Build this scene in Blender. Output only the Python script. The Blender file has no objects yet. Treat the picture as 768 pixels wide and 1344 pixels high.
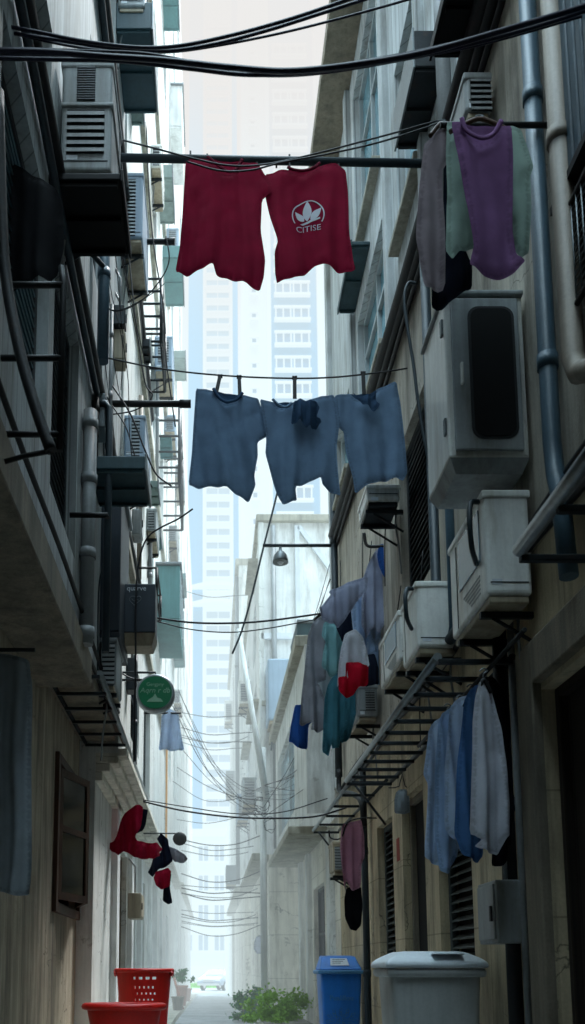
import bpy, bmesh, math, random
from mathutils import Vector, Matrix, noise
from mathutils.geometry import delaunay_2d_cdt

R = math.radians
random.seed(7)
scene = bpy.context.scene
COL = scene.collection

# ------------------------------------------------------------------ camera model
FPX, PITCH, CX, EYE = 1200.0, R(8), 275.0, 1.0
CY = 1270 - FPX * math.tan(PITCH)

def P(px, py, X=None, Y=None, Z=None):
    """point of the place seen at a photo position, on the plane X=, Y= or Z="""
    a, b = (px - CX) / FPX, -(py - CY) / FPX
    d = (a, math.cos(PITCH) - b * math.sin(PITCH), math.sin(PITCH) + b * math.cos(PITCH))
    t = X / d[0] if X is not None else (Y / d[1] if Y is not None else (Z - EYE) / d[2])
    return Vector((d[0] * t, d[1] * t, EYE + d[2] * t))

cam_d = bpy.data.cameras.new('camera')
cam = bpy.data.objects.new('camera', cam_d)
COL.objects.link(cam)
cam.location = (0, 0, EYE)
cam.rotation_euler = (R(90) + PITCH, 0, 0)
cam_d.sensor_fit = 'HORIZONTAL'
cam_d.sensor_width = 36
cam_d.lens = 36 * FPX / 768
cam_d.shift_x = (384 - CX) / 768
cam_d.shift_y = (CY - 672) / 768
cam_d.clip_end = 2000
cam_d.clip_start = 0.05
scene.camera = cam
cam_d.dof.use_dof = True; cam_d.dof.focus_distance = 6.3; cam_d.dof.aperture_fstop = 5.6
scene.view_settings.view_transform = 'Standard'
scene.view_settings.look = 'None'
scene.view_settings.exposure = 0

# ------------------------------------------------------------------ materials
def lin(h):
    h = h.lstrip('#')
    o = []
    for i in (0, 2, 4):
        c = int(h[i:i + 2], 16) / 255
        o.append(c / 12.92 if c <= 0.04045 else ((c + 0.055) / 1.055) ** 2.4)
    return tuple(o) + (1,)

def painted_haze_group():  # haze painted into surfaces: emission mixed in by world position, no volume
    g = bpy.data.node_groups.new('painted_haze', 'ShaderNodeTree')
    g.interface.new_socket('Shader', in_out='INPUT', socket_type='NodeSocketShader')
    for n, v in (('Amount', 1.0), ('Z0', 1000.0), ('Z1', 1100.0)):
        s = g.interface.new_socket(n, in_out='INPUT', socket_type='NodeSocketFloat')
        s.default_value = v
    g.interface.new_socket('Shader', in_out='OUTPUT', socket_type='NodeSocketShader')
    N, L = g.nodes, g.links
    gi, go = N.new('NodeGroupInput'), N.new('NodeGroupOutput')
    geo, sep = N.new('ShaderNodeNewGeometry'), N.new('ShaderNodeSeparateXYZ')
    L.new(geo.outputs['Position'], sep.inputs[0])
    def m(op, a, b=None, clamp=False):
        n = N.new('ShaderNodeMath'); n.operation = op; n.use_clamp = clamp
        for i, v in enumerate((a, b)):
            if v is None: continue
            if isinstance(v, (int, float)): n.inputs[i].default_value = v
            else: L.new(v, n.inputs[i])
        return n.outputs[0]
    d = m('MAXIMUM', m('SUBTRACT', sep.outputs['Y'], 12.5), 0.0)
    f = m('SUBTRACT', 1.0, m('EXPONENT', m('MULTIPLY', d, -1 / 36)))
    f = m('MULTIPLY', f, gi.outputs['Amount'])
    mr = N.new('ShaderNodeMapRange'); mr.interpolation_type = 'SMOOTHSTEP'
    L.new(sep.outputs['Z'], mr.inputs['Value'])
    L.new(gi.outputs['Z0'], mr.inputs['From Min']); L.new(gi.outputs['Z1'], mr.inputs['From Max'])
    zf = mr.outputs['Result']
    # painted haze mixed in more strongly with height
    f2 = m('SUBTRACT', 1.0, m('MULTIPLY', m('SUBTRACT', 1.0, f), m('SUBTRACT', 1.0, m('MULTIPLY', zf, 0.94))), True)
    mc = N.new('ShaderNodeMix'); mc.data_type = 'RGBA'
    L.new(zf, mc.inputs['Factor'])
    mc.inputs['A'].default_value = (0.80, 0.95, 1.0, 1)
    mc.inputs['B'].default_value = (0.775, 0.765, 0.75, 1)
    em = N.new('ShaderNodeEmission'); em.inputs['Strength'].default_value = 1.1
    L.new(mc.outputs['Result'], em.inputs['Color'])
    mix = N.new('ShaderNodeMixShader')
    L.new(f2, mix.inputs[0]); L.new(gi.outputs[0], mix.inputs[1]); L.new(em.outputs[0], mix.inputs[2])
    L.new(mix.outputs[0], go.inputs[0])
    return g
HAZE = painted_haze_group()

def mat(name, col, rough=0.8, metal=0.0, var=0.18, scale=2.5, streak=0.0, boards=None, bump=0.15, fine=60,
        transl=0.0, haze=1.0, z0=1000., z1=1100., spec=0.35, stain=None, tiles=None, cells=0, rust=0.0, coat=0.0, hem=False, crack=False):
    m_ = bpy.data.materials.new(name)
    m_.use_nodes = True
    nt = m_.node_tree; N, L = nt.nodes, nt.links
    N.clear()
    out = N.new('ShaderNodeOutputMaterial')
    b = N.new('ShaderNodeBsdfPrincipled')
    b.inputs['Roughness'].default_value = rough
    b.inputs['Metallic'].default_value = metal
    b.inputs['Specular IOR Level'].default_value = spec
    if coat: b.inputs['Coat Weight'].default_value = coat
    geo = N.new('ShaderNodeNewGeometry'); pos = geo.outputs['Position']
    def math_(op, a, b_=None, clamp=False):
        n = N.new('ShaderNodeMath'); n.operation = op; n.use_clamp = clamp
        for i, v in enumerate((a, b_)):
            if v is None: continue
            if isinstance(v, (int, float)): n.inputs[i].default_value = v
            else: L.new(v, n.inputs[i])
        return n.outputs[0]
    def noise_(scale_, vec=None, detail=5, dist=0.0, rgh=0.55):
        n = N.new('ShaderNodeTexNoise'); n.inputs['Scale'].default_value = scale_
        n.inputs['Detail'].default_value = detail; n.inputs['Distortion'].default_value = dist
        n.inputs['Roughness'].default_value = rgh
        L.new(vec or pos, n.inputs['Vector'])
        return n.outputs['Fac']
    def stretch(s):
        n = N.new('ShaderNodeVectorMath'); n.operation = 'MULTIPLY'
        L.new(pos, n.inputs[0]); n.inputs[1].default_value = s
        return n.outputs[0]
    def rng(v, a, c, lo, hi):
        n = N.new('ShaderNodeMapRange'); L.new(v, n.inputs['Value'])
        for k, x in zip(('From Min', 'From Max', 'To Min', 'To Max'), (a, c, lo, hi)): n.inputs[k].default_value = x
        return n.outputs['Result']
    val = rng(noise_(scale), 0.3, 0.7, 1 - var, 1 + var)
    val = math_('MULTIPLY', val, rng(noise_(fine, detail=3), 0.3, 0.7, 1 - var * .4, 1 + var * .4))
    hgt = noise_(fine * 1.5, detail=4)
    if streak:
        s = rng(noise_(1.0, stretch((9, 9, 0.55)), detail=6), 0.42, 0.68, 1.0, 1 - streak)
        big = rng(noise_(.55, detail=3), .38, .62, 0.15, 1.0)
        val = math_('ADD', math_('MULTIPLY', val, math_('SUBTRACT', 1.0, big)), math_('MULTIPLY', math_('MULTIPLY', val, s), big))
        s = rng(noise_(1.0, stretch((26, 26, 1.3)), detail=4), 0.45, 0.7, 1.0, 1 - streak * .55)
        val = math_('MULTIPLY', val, s)
    sep = None
    if boards or tiles:
        sep = N.new('ShaderNodeSeparateXYZ'); L.new(pos, sep.inputs[0])
    if boards:
        q = math_('DIVIDE', math_('ADD', sep.outputs['Y'], math_('MULTIPLY', sep.outputs['X'], 1.0)), boards)
        fr = math_('FRACT', q)
        edge = math_('MINIMUM', fr, math_('SUBTRACT', 1.0, fr))
        g = rng(edge, 0.0, 0.075, 0.0, 1.0)
        wn = N.new('ShaderNodeTexWhiteNoise'); wn.noise_dimensions = '1D'
        L.new(math_('FLOOR', q), wn.inputs['W'])
        val = math_('MULTIPLY', val, rng(wn.outputs['Value'], 0, 1, 0.86, 1.1))
        val = math_('MULTIPLY', val, rng(g, 0, 1, 0.42, 1.0))
        hgt = math_('ADD', math_('MULTIPLY', hgt, 0.15), g)
    if tiles:
        br = N.new('ShaderNodeTexBrick')
        cv = N.new('ShaderNodeCombineXYZ')
        L.new(sep.outputs['Y'], cv.inputs[0]); L.new(sep.outputs['Z'], cv.inputs[1])
        L.new(cv.outputs[0], br.inputs['Vector'])
        br.inputs['Scale'].default_value = 1.0
        br.inputs['Brick Width'].default_value = tiles[0]; br.inputs['Row Height'].default_value = tiles[1]
        br.inputs['Mortar Size'].default_value = 0.006; br.inputs['Mortar Smooth'].default_value = 0.3
        val = math_('MULTIPLY', val, rng(br.outputs['Fac'], 0, 1, 1.0, 0.62))
    c = N.new('ShaderNodeMix'); c.data_type = 'RGBA'; c.blend_type = 'MULTIPLY'
    c.inputs['Factor'].default_value = 1.0
    c.inputs['A'].default_value = col if not isinstance(col, str) else lin(col)
    cmb = N.new('ShaderNodeCombineColor')
    for i in range(3): L.new(val, cmb.inputs[i])
    L.new(cmb.outputs[0], c.inputs['B'])
    color = c.outputs['Result']
    if crack:
        vo = N.new('ShaderNodeTexVoronoi'); vo.feature = 'DISTANCE_TO_EDGE'; vo.inputs['Scale'].default_value = 1.7
        va = N.new('ShaderNodeVectorMath'); va.operation = 'ADD'
        nn = N.new('ShaderNodeTexNoise'); nn.inputs['Scale'].default_value = 4; nn.inputs['Detail'].default_value = 6
        L.new(pos, nn.inputs['Vector']); L.new(pos, va.inputs[0])
        sc_ = N.new('ShaderNodeVectorMath'); sc_.operation = 'SCALE'; sc_.inputs['Scale'].default_value = .45
        L.new(nn.outputs['Color'], sc_.inputs[0]); L.new(sc_.outputs[0], va.inputs[1]); L.new(va.outputs[0], vo.inputs['Vector'])
        ln = rng(vo.outputs['Distance'], 0.0, 0.012, 0.75, 0.0)
        ln = math_('MULTIPLY', ln, rng(noise_(.9, detail=2), .5, .6, 0.0, 1.0), True)
        # peeled patches: paler undercoat with ragged edges
        pe = rng(noise_(2.3, detail=9, rgh=.72), .63, .655, 0.0, .55)
        c4 = N.new('ShaderNodeMix'); c4.data_type = 'RGBA'; L.new(pe, c4.inputs['Factor']); L.new(color, c4.inputs['A']); c4.inputs['B'].default_value = lin('#8d8a80'); color = c4.outputs['Result']
        c5 = N.new('ShaderNodeMix'); c5.data_type = 'RGBA'; L.new(ln, c5.inputs['Factor']); L.new(color, c5.inputs['A']); c5.inputs['B'].default_value = lin('#2c2925'); color = c5.outputs['Result']
    if stain:
        c2 = N.new('ShaderNodeMix'); c2.data_type = 'RGBA'
        L.new(rng(noise_(1.0, stretch((5, 5, 0.9)), detail=7, rgh=.65), 0.5, 0.72, 0.0, 0.8), c2.inputs['Factor'])
        L.new(color, c2.inputs['A']); c2.inputs['B'].default_value = lin(stain)
        color = c2.outputs['Result']
    if rust:
        c2 = N.new('ShaderNodeMix'); c2.data_type = 'RGBA'
        L.new(rng(noise_(9.0, detail=8, rgh=.7), 0.55, 0.75, 0.0, rust), c2.inputs['Factor'])
        L.new(color, c2.inputs['A']); c2.inputs['B'].default_value = lin('#5a3a26')
        color = c2.outputs['Result']
    if hem:
        at = N.new('ShaderNodeAttribute'); at.attribute_name = 'hem'
        c3 = N.new('ShaderNodeMix'); c3.data_type = 'RGBA'; c3.blend_type = 'MULTIPLY'
        c3.inputs['Factor'].default_value = 1.0
        cm = N.new('ShaderNodeCombineColor'); hv = rng(at.outputs['Fac'], 0, 1, 1.0, 0.74)
        for i in range(3): L.new(hv, cm.inputs[i])
        L.new(color, c3.inputs['A']); L.new(cm.outputs[0], c3.inputs['B']); color = c3.outputs['Result']
    L.new(color, b.inputs['Base Color'])
    if bump:
        bp = N.new('ShaderNodeBump'); bp.inputs['Strength'].default_value = bump
        bp.inputs['Distance'].default_value = 0.01
        L.new(hgt, bp.inputs['Height']); L.new(bp.outputs[0], b.inputs['Normal'])
    sh = b.outputs[0]
    if transl:
        t = N.new('ShaderNodeBsdfTranslucent'); L.new(color, t.inputs['Color'])
        mx = N.new('ShaderNodeMixShader'); mx.inputs[0].default_value = transl
        L.new(sh, mx.inputs[1]); L.new(t.outputs[0], mx.inputs[2]); sh = mx.outputs[0]
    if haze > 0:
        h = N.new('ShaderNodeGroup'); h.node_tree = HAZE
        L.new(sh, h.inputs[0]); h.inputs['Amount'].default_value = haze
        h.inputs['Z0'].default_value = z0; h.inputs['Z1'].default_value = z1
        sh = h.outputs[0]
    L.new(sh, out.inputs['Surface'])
    return m_

M = {}
def defm(k, *a, **kw): M[k] = mat(k, *a, **kw)
defm('boards_right', '#c2c8c9', boards=0.14, streak=0.28, var=.12, stain='#77746c')
defm('boards_left', '#b2b8b9', boards=0.105, streak=0.3, var=.12, stain='#6f6c64')
defm('plaster_right', '#c6b798', tiles=(0.9, 0.62), streak=0.3, var=.2, crack=True, stain='#5f594e', bump=.25)
defm('plaster_tan', '#b9b3a6', streak=0.4, var=.2, crack=True, stain='#55504a', bump=.3)
defm('plaster_left', '#b5ab97', crack=True, streak=0.6, var=.2, stain='#55524b', bump=.3)
defm('plaster_white', '#dadcd8', crack=True, streak=0.25, var=.1, stain='#8e8c84')
defm('plaster_cream', '#e3dfd2', crack=True, streak=0.28, var=.14, stain='#87806e', tiles=(1.3, .8))
defm('plaster_grey', '#dfe1df', streak=0.2, var=.12, stain='#85847f')
defm('concrete', '#857c6c', streak=0.4, var=.22, stain='#494640', bump=.4)
defm('concrete_light', '#a9a698', streak=0.4, var=.2, stain='#6b675c', bump=.3)
defm('asphalt', '#9a9c9d', haze=.6, var=.25, scale=1.2, bump=.4, fine=40, stain='#6a6b6b')
defm('ground_soil', '#77756c', var=.2, scale=.6, bump=.3)
defm('metal_dark', '#20272b', rough=.5, metal=.3, var=.3, rust=.5, bump=.1)
defm('metal_black', '#101315', rough=.6, var=.3, rust=.25)
defm('metal_grey', '#6f777a', rough=.45, metal=.4, var=.2, rust=.45)
defm('galvanised', '#8f979a', rough=.4, metal=.5, var=.2, streak=.3, rust=.35)
defm('pipe_grey', '#85898a', rough=.5, var=.18, streak=.35, rust=.15)
defm('pipe_blue', '#3f5866', rough=.45, var=.2, streak=.3)
defm('pipe_beige', '#8b8275', rough=.6, var=.18, streak=.4)
defm('pipe_dark', '#27343b', rough=.5, var=.25, streak=.3)
defm('appliance_white', '#e6e8e4', rust=.2, rough=.4, var=.1, streak=.25, stain='#a39b88', bump=.04, coat=.1)
defm('appliance_grey', '#9aa1a3', rust=.25, rough=.45, var=.1, streak=.35, stain='#6d6a60', bump=.04)
defm('appliance_blue', '#8fa3b5', rough=.45, var=.1, streak=.25, bump=.04)
defm('appliance_beige', '#a79c86', rough=.55, var=.12, streak=.4, stain='#6c604d', bump=.04)
defm('vent_dark', '#1c2429', rough=.6, var=.2)
defm('panel_blue', '#6f8799', rough=.25, var=.08, bump=.02, spec=.6)
defm('panel_black', '#05080a', rough=.55, var=.1, bump=.0, spec=.15)
defm('teal_dark', '#2b444b', rough=.6, var=.15, streak=.3)
defm('teal', '#4f7d7e', rough=.6, var=.15, streak=.3)
defm('teal_grey', '#7e918c', rough=.6, var=.15, streak=.3)
defm('glass_teal', '#6f9dab', rough=.08, var=.25, scale=1.3, bump=.02, spec=.8)
defm('glass_dark', '#131c21', rough=.1, var=.2, bump=.02, spec=.7)
defm('window_white', '#aab3b5', rough=.5, var=.1, streak=.2)
defm('louver_dark', '#1d262b', rough=.6, var=.25, streak=.2)
defm('louver_glass', '#5d7880', rough=.25, var=.2, spec=.6, bump=.03)
defm('louver_grey', '#4d5453', rough=.7, var=.25, streak=.3)
defm('wood_brown', '#4a3224', rough=.6, var=.3, streak=.4)
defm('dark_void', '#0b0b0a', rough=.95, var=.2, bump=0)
defm('door_brown', '#2a221b', rough=.7, var=.25, boards=.16)
defm('cable_black', '#0e0e13', rough=.5, var=.1, bump=0)
defm('cable_violet', '#15142a', rough=.45, var=.1, bump=0)
defm('red_plastic', '#d2160f', rough=.4, streak=.15, var=.14, bump=.03, spec=.5)
defm('blue_plastic', '#1f78d2', rough=.4, var=.12, bump=.05, spec=.5, streak=.12)
defm('grey_plastic', '#b4b8b6', rough=.5, var=.12, bump=.06, spec=.4, streak=.2)
defm('grey_plastic_lid', '#cdd5db', rough=.42, var=.1, bump=.05, spec=.5)
defm('label_white', '#cfd6dc', rough=.5, var=.15, bump=0)
defm('faint_blue', '#4a86b5', rough=.5, var=.25, bump=0)
defm('sign_green', '#066a44', rough=.35, var=.12, bump=0, spec=.5)
defm('sign_mark', '#7fa68c', rough=.5, var=.2, bump=0)
defm('sign_box', '#2a343d', rough=.5, var=.15, streak=.2)
defm('sign_white', '#c8ced2', rough=.5, var=.1, bump=0)
defm('orange_paint', '#c8892e', rough=.6, var=.15, streak=.3)
defm('red_stamp', '#8d3a2c', rough=.8, var=.3, bump=0)
defm('car_paint', '#9fa8b2', rough=.2, var=.04, bump=0, coat=.5, haze=.38)
defm('car_glass', '#131c21', rough=.1, bump=0, spec=.7, haze=.45)
defm('car_tyre', '#121212', rough=.8, bump=0, haze=.5)
defm('tyre', '#121212', rough=.8, bump=0)
defm('leaf_bright', '#7fa545', rough=.5, var=.4, scale=9, transl=.35, bump=0, haze=.45)
defm('leaf_dark', '#3d7042', rough=.5, var=.4, scale=9, transl=.3, bump=0, haze=.6)
defm('stem', '#4a3b2a', rough=.9)
defm('grass_far', '#5e9a34', rough=.9, var=.3, scale=1, haze=.5)
defm('pole_pale', '#c9cbc8', rough=.8, var=.15, streak=.3)
defm('skin_gasket', '#1a1f22', rough=.5)

def cloth_mat(k, col, transl=.22, **kw):
    defm(k, col, rough=.92, var=.12, scale=7, fine=420, bump=.12, transl=transl, spec=.15, hem=True, **kw)
cloth_mat('cloth_maroon', '#84082f')
cloth_mat('cloth_blue', '#67809a')
cloth_mat('cloth_blue_rib', '#324c68')
cloth_mat('cloth_maroon_rib', '#5d0a24')
cloth_mat('cloth_purple', '#77557f')
cloth_mat('cloth_sage', '#93aaa0')
cloth_mat('cloth_taupe', '#847a80')
cloth_mat('cloth_navy', '#121b2d')
cloth_mat('cloth_black', '#0b0d11', transl=.02)
cloth_mat('cloth_pale', '#c3cad8')
cloth_mat('cloth_sky', '#9ab4d6')
cloth_mat('cloth_sky_pale', '#b9cbe2')
cloth_mat('cloth_denim', '#4f78ab')
cloth_mat('cloth_teal', '#437c8c')
cloth_mat('cloth_teal_pale', '#7fb0b4')
cloth_mat('cloth_grey', '#8e8f97')
cloth_mat('cloth_greyblue', '#a3aeb6', transl=.1)
cloth_mat('cloth_lilac', '#9ca2b8')
cloth_mat('cloth_white', '#cfd2dc')
cloth_mat('cloth_red', '#c00d2b')
cloth_mat('cloth_midnight', '#090d18', transl=.03)
cloth_mat('cloth_crimson', '#981030')
cloth_mat('cloth_pink', '#c48ea4')
cloth_mat('cloth_royal', '#26539a')

# ------------------------------------------------------------------ mesh helper
WORLD = {}          # object -> world origin

class MB:
    def __init__(s): s.bm = bmesh.new(); s.smooth = False; s.i = 0
    def _mark(s, faces, smooth=None):
        sm = s.smooth if smooth is None else smooth
        for f in faces: f.material_index = s.i; f.smooth = sm
    def face(s, pts, smooth=None):
        f = s.bm.faces.new([s.bm.verts.new(p) for p in pts]); s._mark([f], smooth); return f
    def box(s, x0, x1, y0, y1, z0, z1, bev=0.0, seg=2, mtx=None):
        b = bmesh.new()
        bmesh.ops.create_cube(b, size=1)
        for v in b.verts:
            v.co = Vector(((x0 + x1) / 2 + v.co.x * abs(x1 - x0), (y0 + y1) / 2 + v.co.y * abs(y1 - y0), (z0 + z1) / 2 + v.co.z * abs(z1 - z0)))
        if bev > 0:
            bev = min(bev, .45 * min(abs(x1 - x0), abs(y1 - y0), abs(z1 - z0)))
            bmesh.ops.bevel(b, geom=b.edges[:], offset=bev, segments=seg, affect='EDGES', profile=.5)
        s.join(b, mtx); return s
    def join(s, b, mtx=None, smooth=None):
        if mtx is not None: bmesh.ops.transform(b, matrix=mtx, verts=b.verts[:])
        mp = {v: s.bm.verts.new(v.co) for v in b.verts}
        fs = []
        for f in b.faces:
            try: fs.append(s.bm.faces.new([mp[v] for v in f.verts]))
            except ValueError: pass
        s._mark(fs, smooth); b.free()
    def hexa(s, lo, hi):
        """solid from two quads (lists of 4 points, same winding)"""
        a = [s.bm.verts.new(p) for p in lo]; c = [s.bm.verts.new(p) for p in hi]
        fs = [s.bm.faces.new(a[::-1]), s.bm.faces.new(c)]
        for i in range(4): fs.append(s.bm.faces.new((a[i], a[(i + 1) % 4], c[(i + 1) % 4], c[i])))
        s._mark(fs); return s
    def tube(s, pts, r, seg=8, caps=True, taper=None):
        pts = [Vector(p) for p in pts]
        rings, up = [], None
        for i, p in enumerate(pts):
            t = (pts[min(i + 1, len(pts) - 1)] - pts[max(i - 1, 0)]).normalized()
            if up is None:
                up = Vector((0, 0, 1)) if abs(t.z) < .9 else Vector((1, 0, 0))
            n = (up - t * up.dot(t)).normalized(); up = n; bn = t.cross(n)
            rr = r if taper is None else r * taper[i]
            rings.append([s.bm.verts.new(p + n * rr * math.cos(2 * math.pi * k / seg) + bn * rr * math.sin(2 * math.pi * k / seg)) for k in range(seg)])
        fs = []
        for a, b in zip(rings, rings[1:]):
            for k in range(seg): fs.append(s.bm.faces.new((a[k], a[(k + 1) % seg], b[(k + 1) % seg], b[k])))
        s._mark(fs, True)
        if caps: s._mark([s.bm.faces.new(rings[0][::-1]), s.bm.faces.new(rings[-1])], False)
        return s
    def lathe(s, prof, c, seg=24, axis='Z', ov=1.0, caps=True):
        """prof: (radius, height) pairs"""
        rings = []
        for r, h in prof:
            ring = []
            for k in range(seg):
                a = 2 * math.pi * k / seg
                u, v = r * math.cos(a), r * math.sin(a) * ov
                q = {'Z': (u, v, h), 'Y': (u, h, v), 'X': (h, u, v)}[axis]
                ring.append(s.bm.verts.new(Vector(c) + Vector(q)))
            rings.append(ring)
        fs = []
        for a, b in zip(rings, rings[1:]):
            for k in range(seg): fs.append(s.bm.faces.new((a[k], a[(k + 1) % seg], b[(k + 1) % seg], b[k])))
        s._mark(fs, True)
        if caps: s._mark([s.bm.faces.new(rings[0][::-1]), s.bm.faces.new(rings[-1])], False)
        return s
    def prism(s, poly, axis, a, b):
        """polygon of 2-D points extruded from a to b along an axis"""
        def q(p, h): return {'X': (h, p[0], p[1]), 'Y': (p[0], h, p[1]), 'Z': (p[0], p[1], h)}[axis]
        lo = [s.bm.verts.new(q(p, a)) for p in poly]; hi = [s.bm.verts.new(q(p, b)) for p in poly]
        n = len(poly)
        fs = [s.bm.faces.new(lo[::-1]), s.bm.faces.new(hi)]
        for i in range(n): fs.append(s.bm.faces.new((lo[i], lo[(i + 1) % n], hi[(i + 1) % n], hi[i])))
        s._mark(fs); return s
    def build(s, name, m, parent=None, origin=None, fixn=True):
        if fixn: bmesh.ops.recalc_face_normals(s.bm, faces=s.bm.faces[:])
        me = bpy.data.meshes.new(name)
        vs = s.bm.verts[:]
        if origin is None:
            lo = Vector([min(v.co[i] for v in vs) for i in range(3)]); hi = Vector([max(v.co[i] for v in vs) for i in range(3)])
            origin = Vector(((lo.x + hi.x) / 2, (lo.y + hi.y) / 2, lo.z))
        origin = Vector(origin)
        for v in vs: v.co -= origin
        s.bm.to_mesh(me); s.bm.free()
        for x in (m if isinstance(m, (list, tuple)) else [m]): me.materials.append(M[x] if isinstance(x, str) else x)
        o = bpy.data.objects.new(name, me); COL.objects.link(o)
        WORLD[o.name] = origin
        if parent is not None:
            o.parent = parent; o.location = origin - WORLD[parent.name]
        else: o.location = origin
        return o

def tag(o, label=None, cat=None, group=None, kind=None):
    if label: o['label'] = label
    if cat: o['category'] = cat
    if group: o['group'] = group
    if kind: o['kind'] = kind
    return o
def thing(name, label, cat, loc, group=None):
    o = bpy.data.objects.new(name, None); COL.objects.link(o)
    o.location = Vector(loc); o.empty_display_size = .1; WORLD[o.name] = Vector(loc)
    return tag(o, label, cat, group)
def copy_tree(o, delta, label=None, group=None, parent=None, ploc=None):
    c = o.copy(); COL.objects.link(c)
    if parent is None:
        c.location = Vector(o.location) + Vector(delta)
        if label: c['label'] = label
        if group: c['group'] = group
    else: c.parent = parent
    WORLD[c.name] = WORLD[o.name] + Vector(delta)
    for ch in [x for x in bpy.data.objects if x.parent == o]: copy_tree(ch, delta, parent=c)
    return c

def spline(pts, n=8):
    pts = [Vector(p) for p in pts]
    if len(pts) < 3: return pts
    q = [pts[0] * 2 - pts[1]] + pts + [pts[-1] * 2 - pts[-2]]
    out = []
    for i in range(1, len(q) - 2):
        a, b, c, d = q[i - 1:i + 3]
        for k in range(n):
            t = k / n
            out.append(.5 * ((2 * b) + (c - a) * t + (2 * a - 5 * b + 4 * c - d) * t * t + (3 * b - a - 3 * c + d) * t ** 3))
    return out + [pts[-1]]

def text_mesh(txt, size, name, m, parent, mtx, extr=0.001, align='CENTER', shear=0):
    cu = bpy.data.curves.new(name, 'FONT'); cu.body = txt; cu.size = size; cu.extrude = extr
    cu.align_x = align; cu.align_y = 'CENTER'; cu.shear = shear; cu.resolution_u = 3
    t = bpy.data.objects.new('tmp', cu); COL.objects.link(t)
    bpy.context.view_layer.update()
    me = bpy.data.meshes.new_from_object(t.evaluated_get(bpy.context.evaluated_depsgraph_get()))
    bpy.data.objects.remove(t); bpy.data.curves.remove(cu)
    me.name = name
    w = mtx.translation.copy()
    rot = mtx.to_3x3().to_4x4()
    me.transform(rot)
    me.materials.clear(); me.materials.append(M[m])
    o = bpy.data.objects.new(name, me); COL.objects.link(o)
    o.parent = parent; o.location = w - WORLD[parent.name]; WORLD[o.name] = w
    return o

FACE_CAM = Matrix(((1, 0, 0, 0), (0, 0, -1, 0), (0, 1, 0, 0), (0, 0, 0, 1)))      # text in the XZ plane, read from -Y

# ------------------------------------------------------------------ cloth
def dens(poly, sp):
    out = []
    n = len(poly)
    for i in range(n):
        a, b = Vector(poly[i]), Vector(poly[(i + 1) % n])
        k = max(1, int((b - a).length / sp))
        for j in range(k): out.append(a + (b - a) * j / k)
    return out
def chaikin(poly, it=1):
    for _ in range(it):
        o = []; n = len(poly)
        for i in range(n):
            a, b = Vector(poly[i]), Vector(poly[(i + 1) % n])
            o += [a * .9 + b * .1, a * .1 + b * .9]
        poly = o
    return poly
def inside(p, poly):
    c = False; n = len(poly); j = n - 1
    for i in range(n):
        a, b = poly[i], poly[j]
        if (a.y > p.y) != (b.y > p.y) and p.x < (b.x - a.x) * (p.y - a.y) / (b.y - a.y) + a.x: c = not c
        j = i
    return c
def bdist(p, poly):
    return min((p - q).length for q in poly)

def sheet(mb, outline, to3d, sp, amp, k, sign, thick, seed, wrinkle=.007, hang=None):
    poly = dens(chaikin([Vector(p) for p in outline]), sp * 1.1)
    xs = [p.x for p in poly]; ys = [p.y for p in poly]
    x0, x1, y0, y1 = min(xs), max(xs), min(ys), max(ys)
    vs = list(poly)
    rnd = random.Random(seed)
    row = 0; y = y0
    while y < y1:
        x = x0 + (sp / 2 if row % 2 else 0)
        while x < x1:
            p = Vector((x + rnd.uniform(-.1, .1) * sp, y + rnd.uniform(-.1, .1) * sp))
            if inside(p, poly) and bdist(p, poly) > sp * .6: vs.append(p)
            x += sp
        y += sp * .87; row += 1
    n = len(poly)
    for i in range(n):
        a, b_, c = poly[i - 1], poly[i], poly[(i + 1) % n]
        t = (c - a).normalized()
        for sg in (1, -1):
            q = b_ + Vector((-t.y, t.x)) * .017 * sg
            if inside(q, poly) and bdist(q, poly) > .0145: vs.append(q)
    res = delaunay_2d_cdt(vs, [(i, (i + 1) % n) for i in range(n)], [list(range(n))], 1, 1e-6)
    V, F = res[0], res[2]
    H = max(y1 - y0, 1e-3)
    so = seed * 3.7
    hl = mb.bm.verts.layers.float.get('hem') or mb.bm.verts.layers.float.new('hem')
    bv = []
    for p in V:
        t = (y1 - p.y) / H
        wob = noise.noise(Vector((p.x * 2.2 + so, p.y * 1.3, so)))
        w = amp * (.25 + .75 * t) * (math.sin(k * p.x + 2.6 * wob + so) + .45 * math.sin(k * 2.3 * p.x + 4 * wob + so * 2))
        wx = p.x + .05 * noise.noise(Vector((p.x * 3 + so, p.y * 3, so)))
        nz = noise.noise(Vector((wx * 11 + p.y * 1.5 + so, p.y * 1.9 + so, so)))
        nz2 = noise.noise(Vector((wx * 4 - p.y * 4 + so, p.y * 1.6 + wx * 1.6 + so, so * 1.3)))
        w += wrinkle * (1 - abs(nz) * 2.2) * (.5 + .6 * t) + wrinkle * .55 * (1 - abs(nz2) * 2.6) + wrinkle * .25 * noise.noise(Vector((p.x * 26 + so, p.y * 20, so * 2)))
        d = bdist(p, poly)
        e = min(1, d / .05)
        w += sign * (min(thick, .035) * .3 * e + .001)
        if abs(d - .0165) < .0025: w -= .002 * sign
        v_ = mb.bm.verts.new(to3d(p.x, p.y, w)); v_[hl] = 1.0 if abs(d - .0165) < .0025 else (.35 if d < .01 else 0.0)
        bv.append(v_)
    fs = []
    for f in F:
        try: fs.append(mb.bm.faces.new([bv[i] for i in f]))
        except ValueError: pass
    mb._mark(fs, True)

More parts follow.
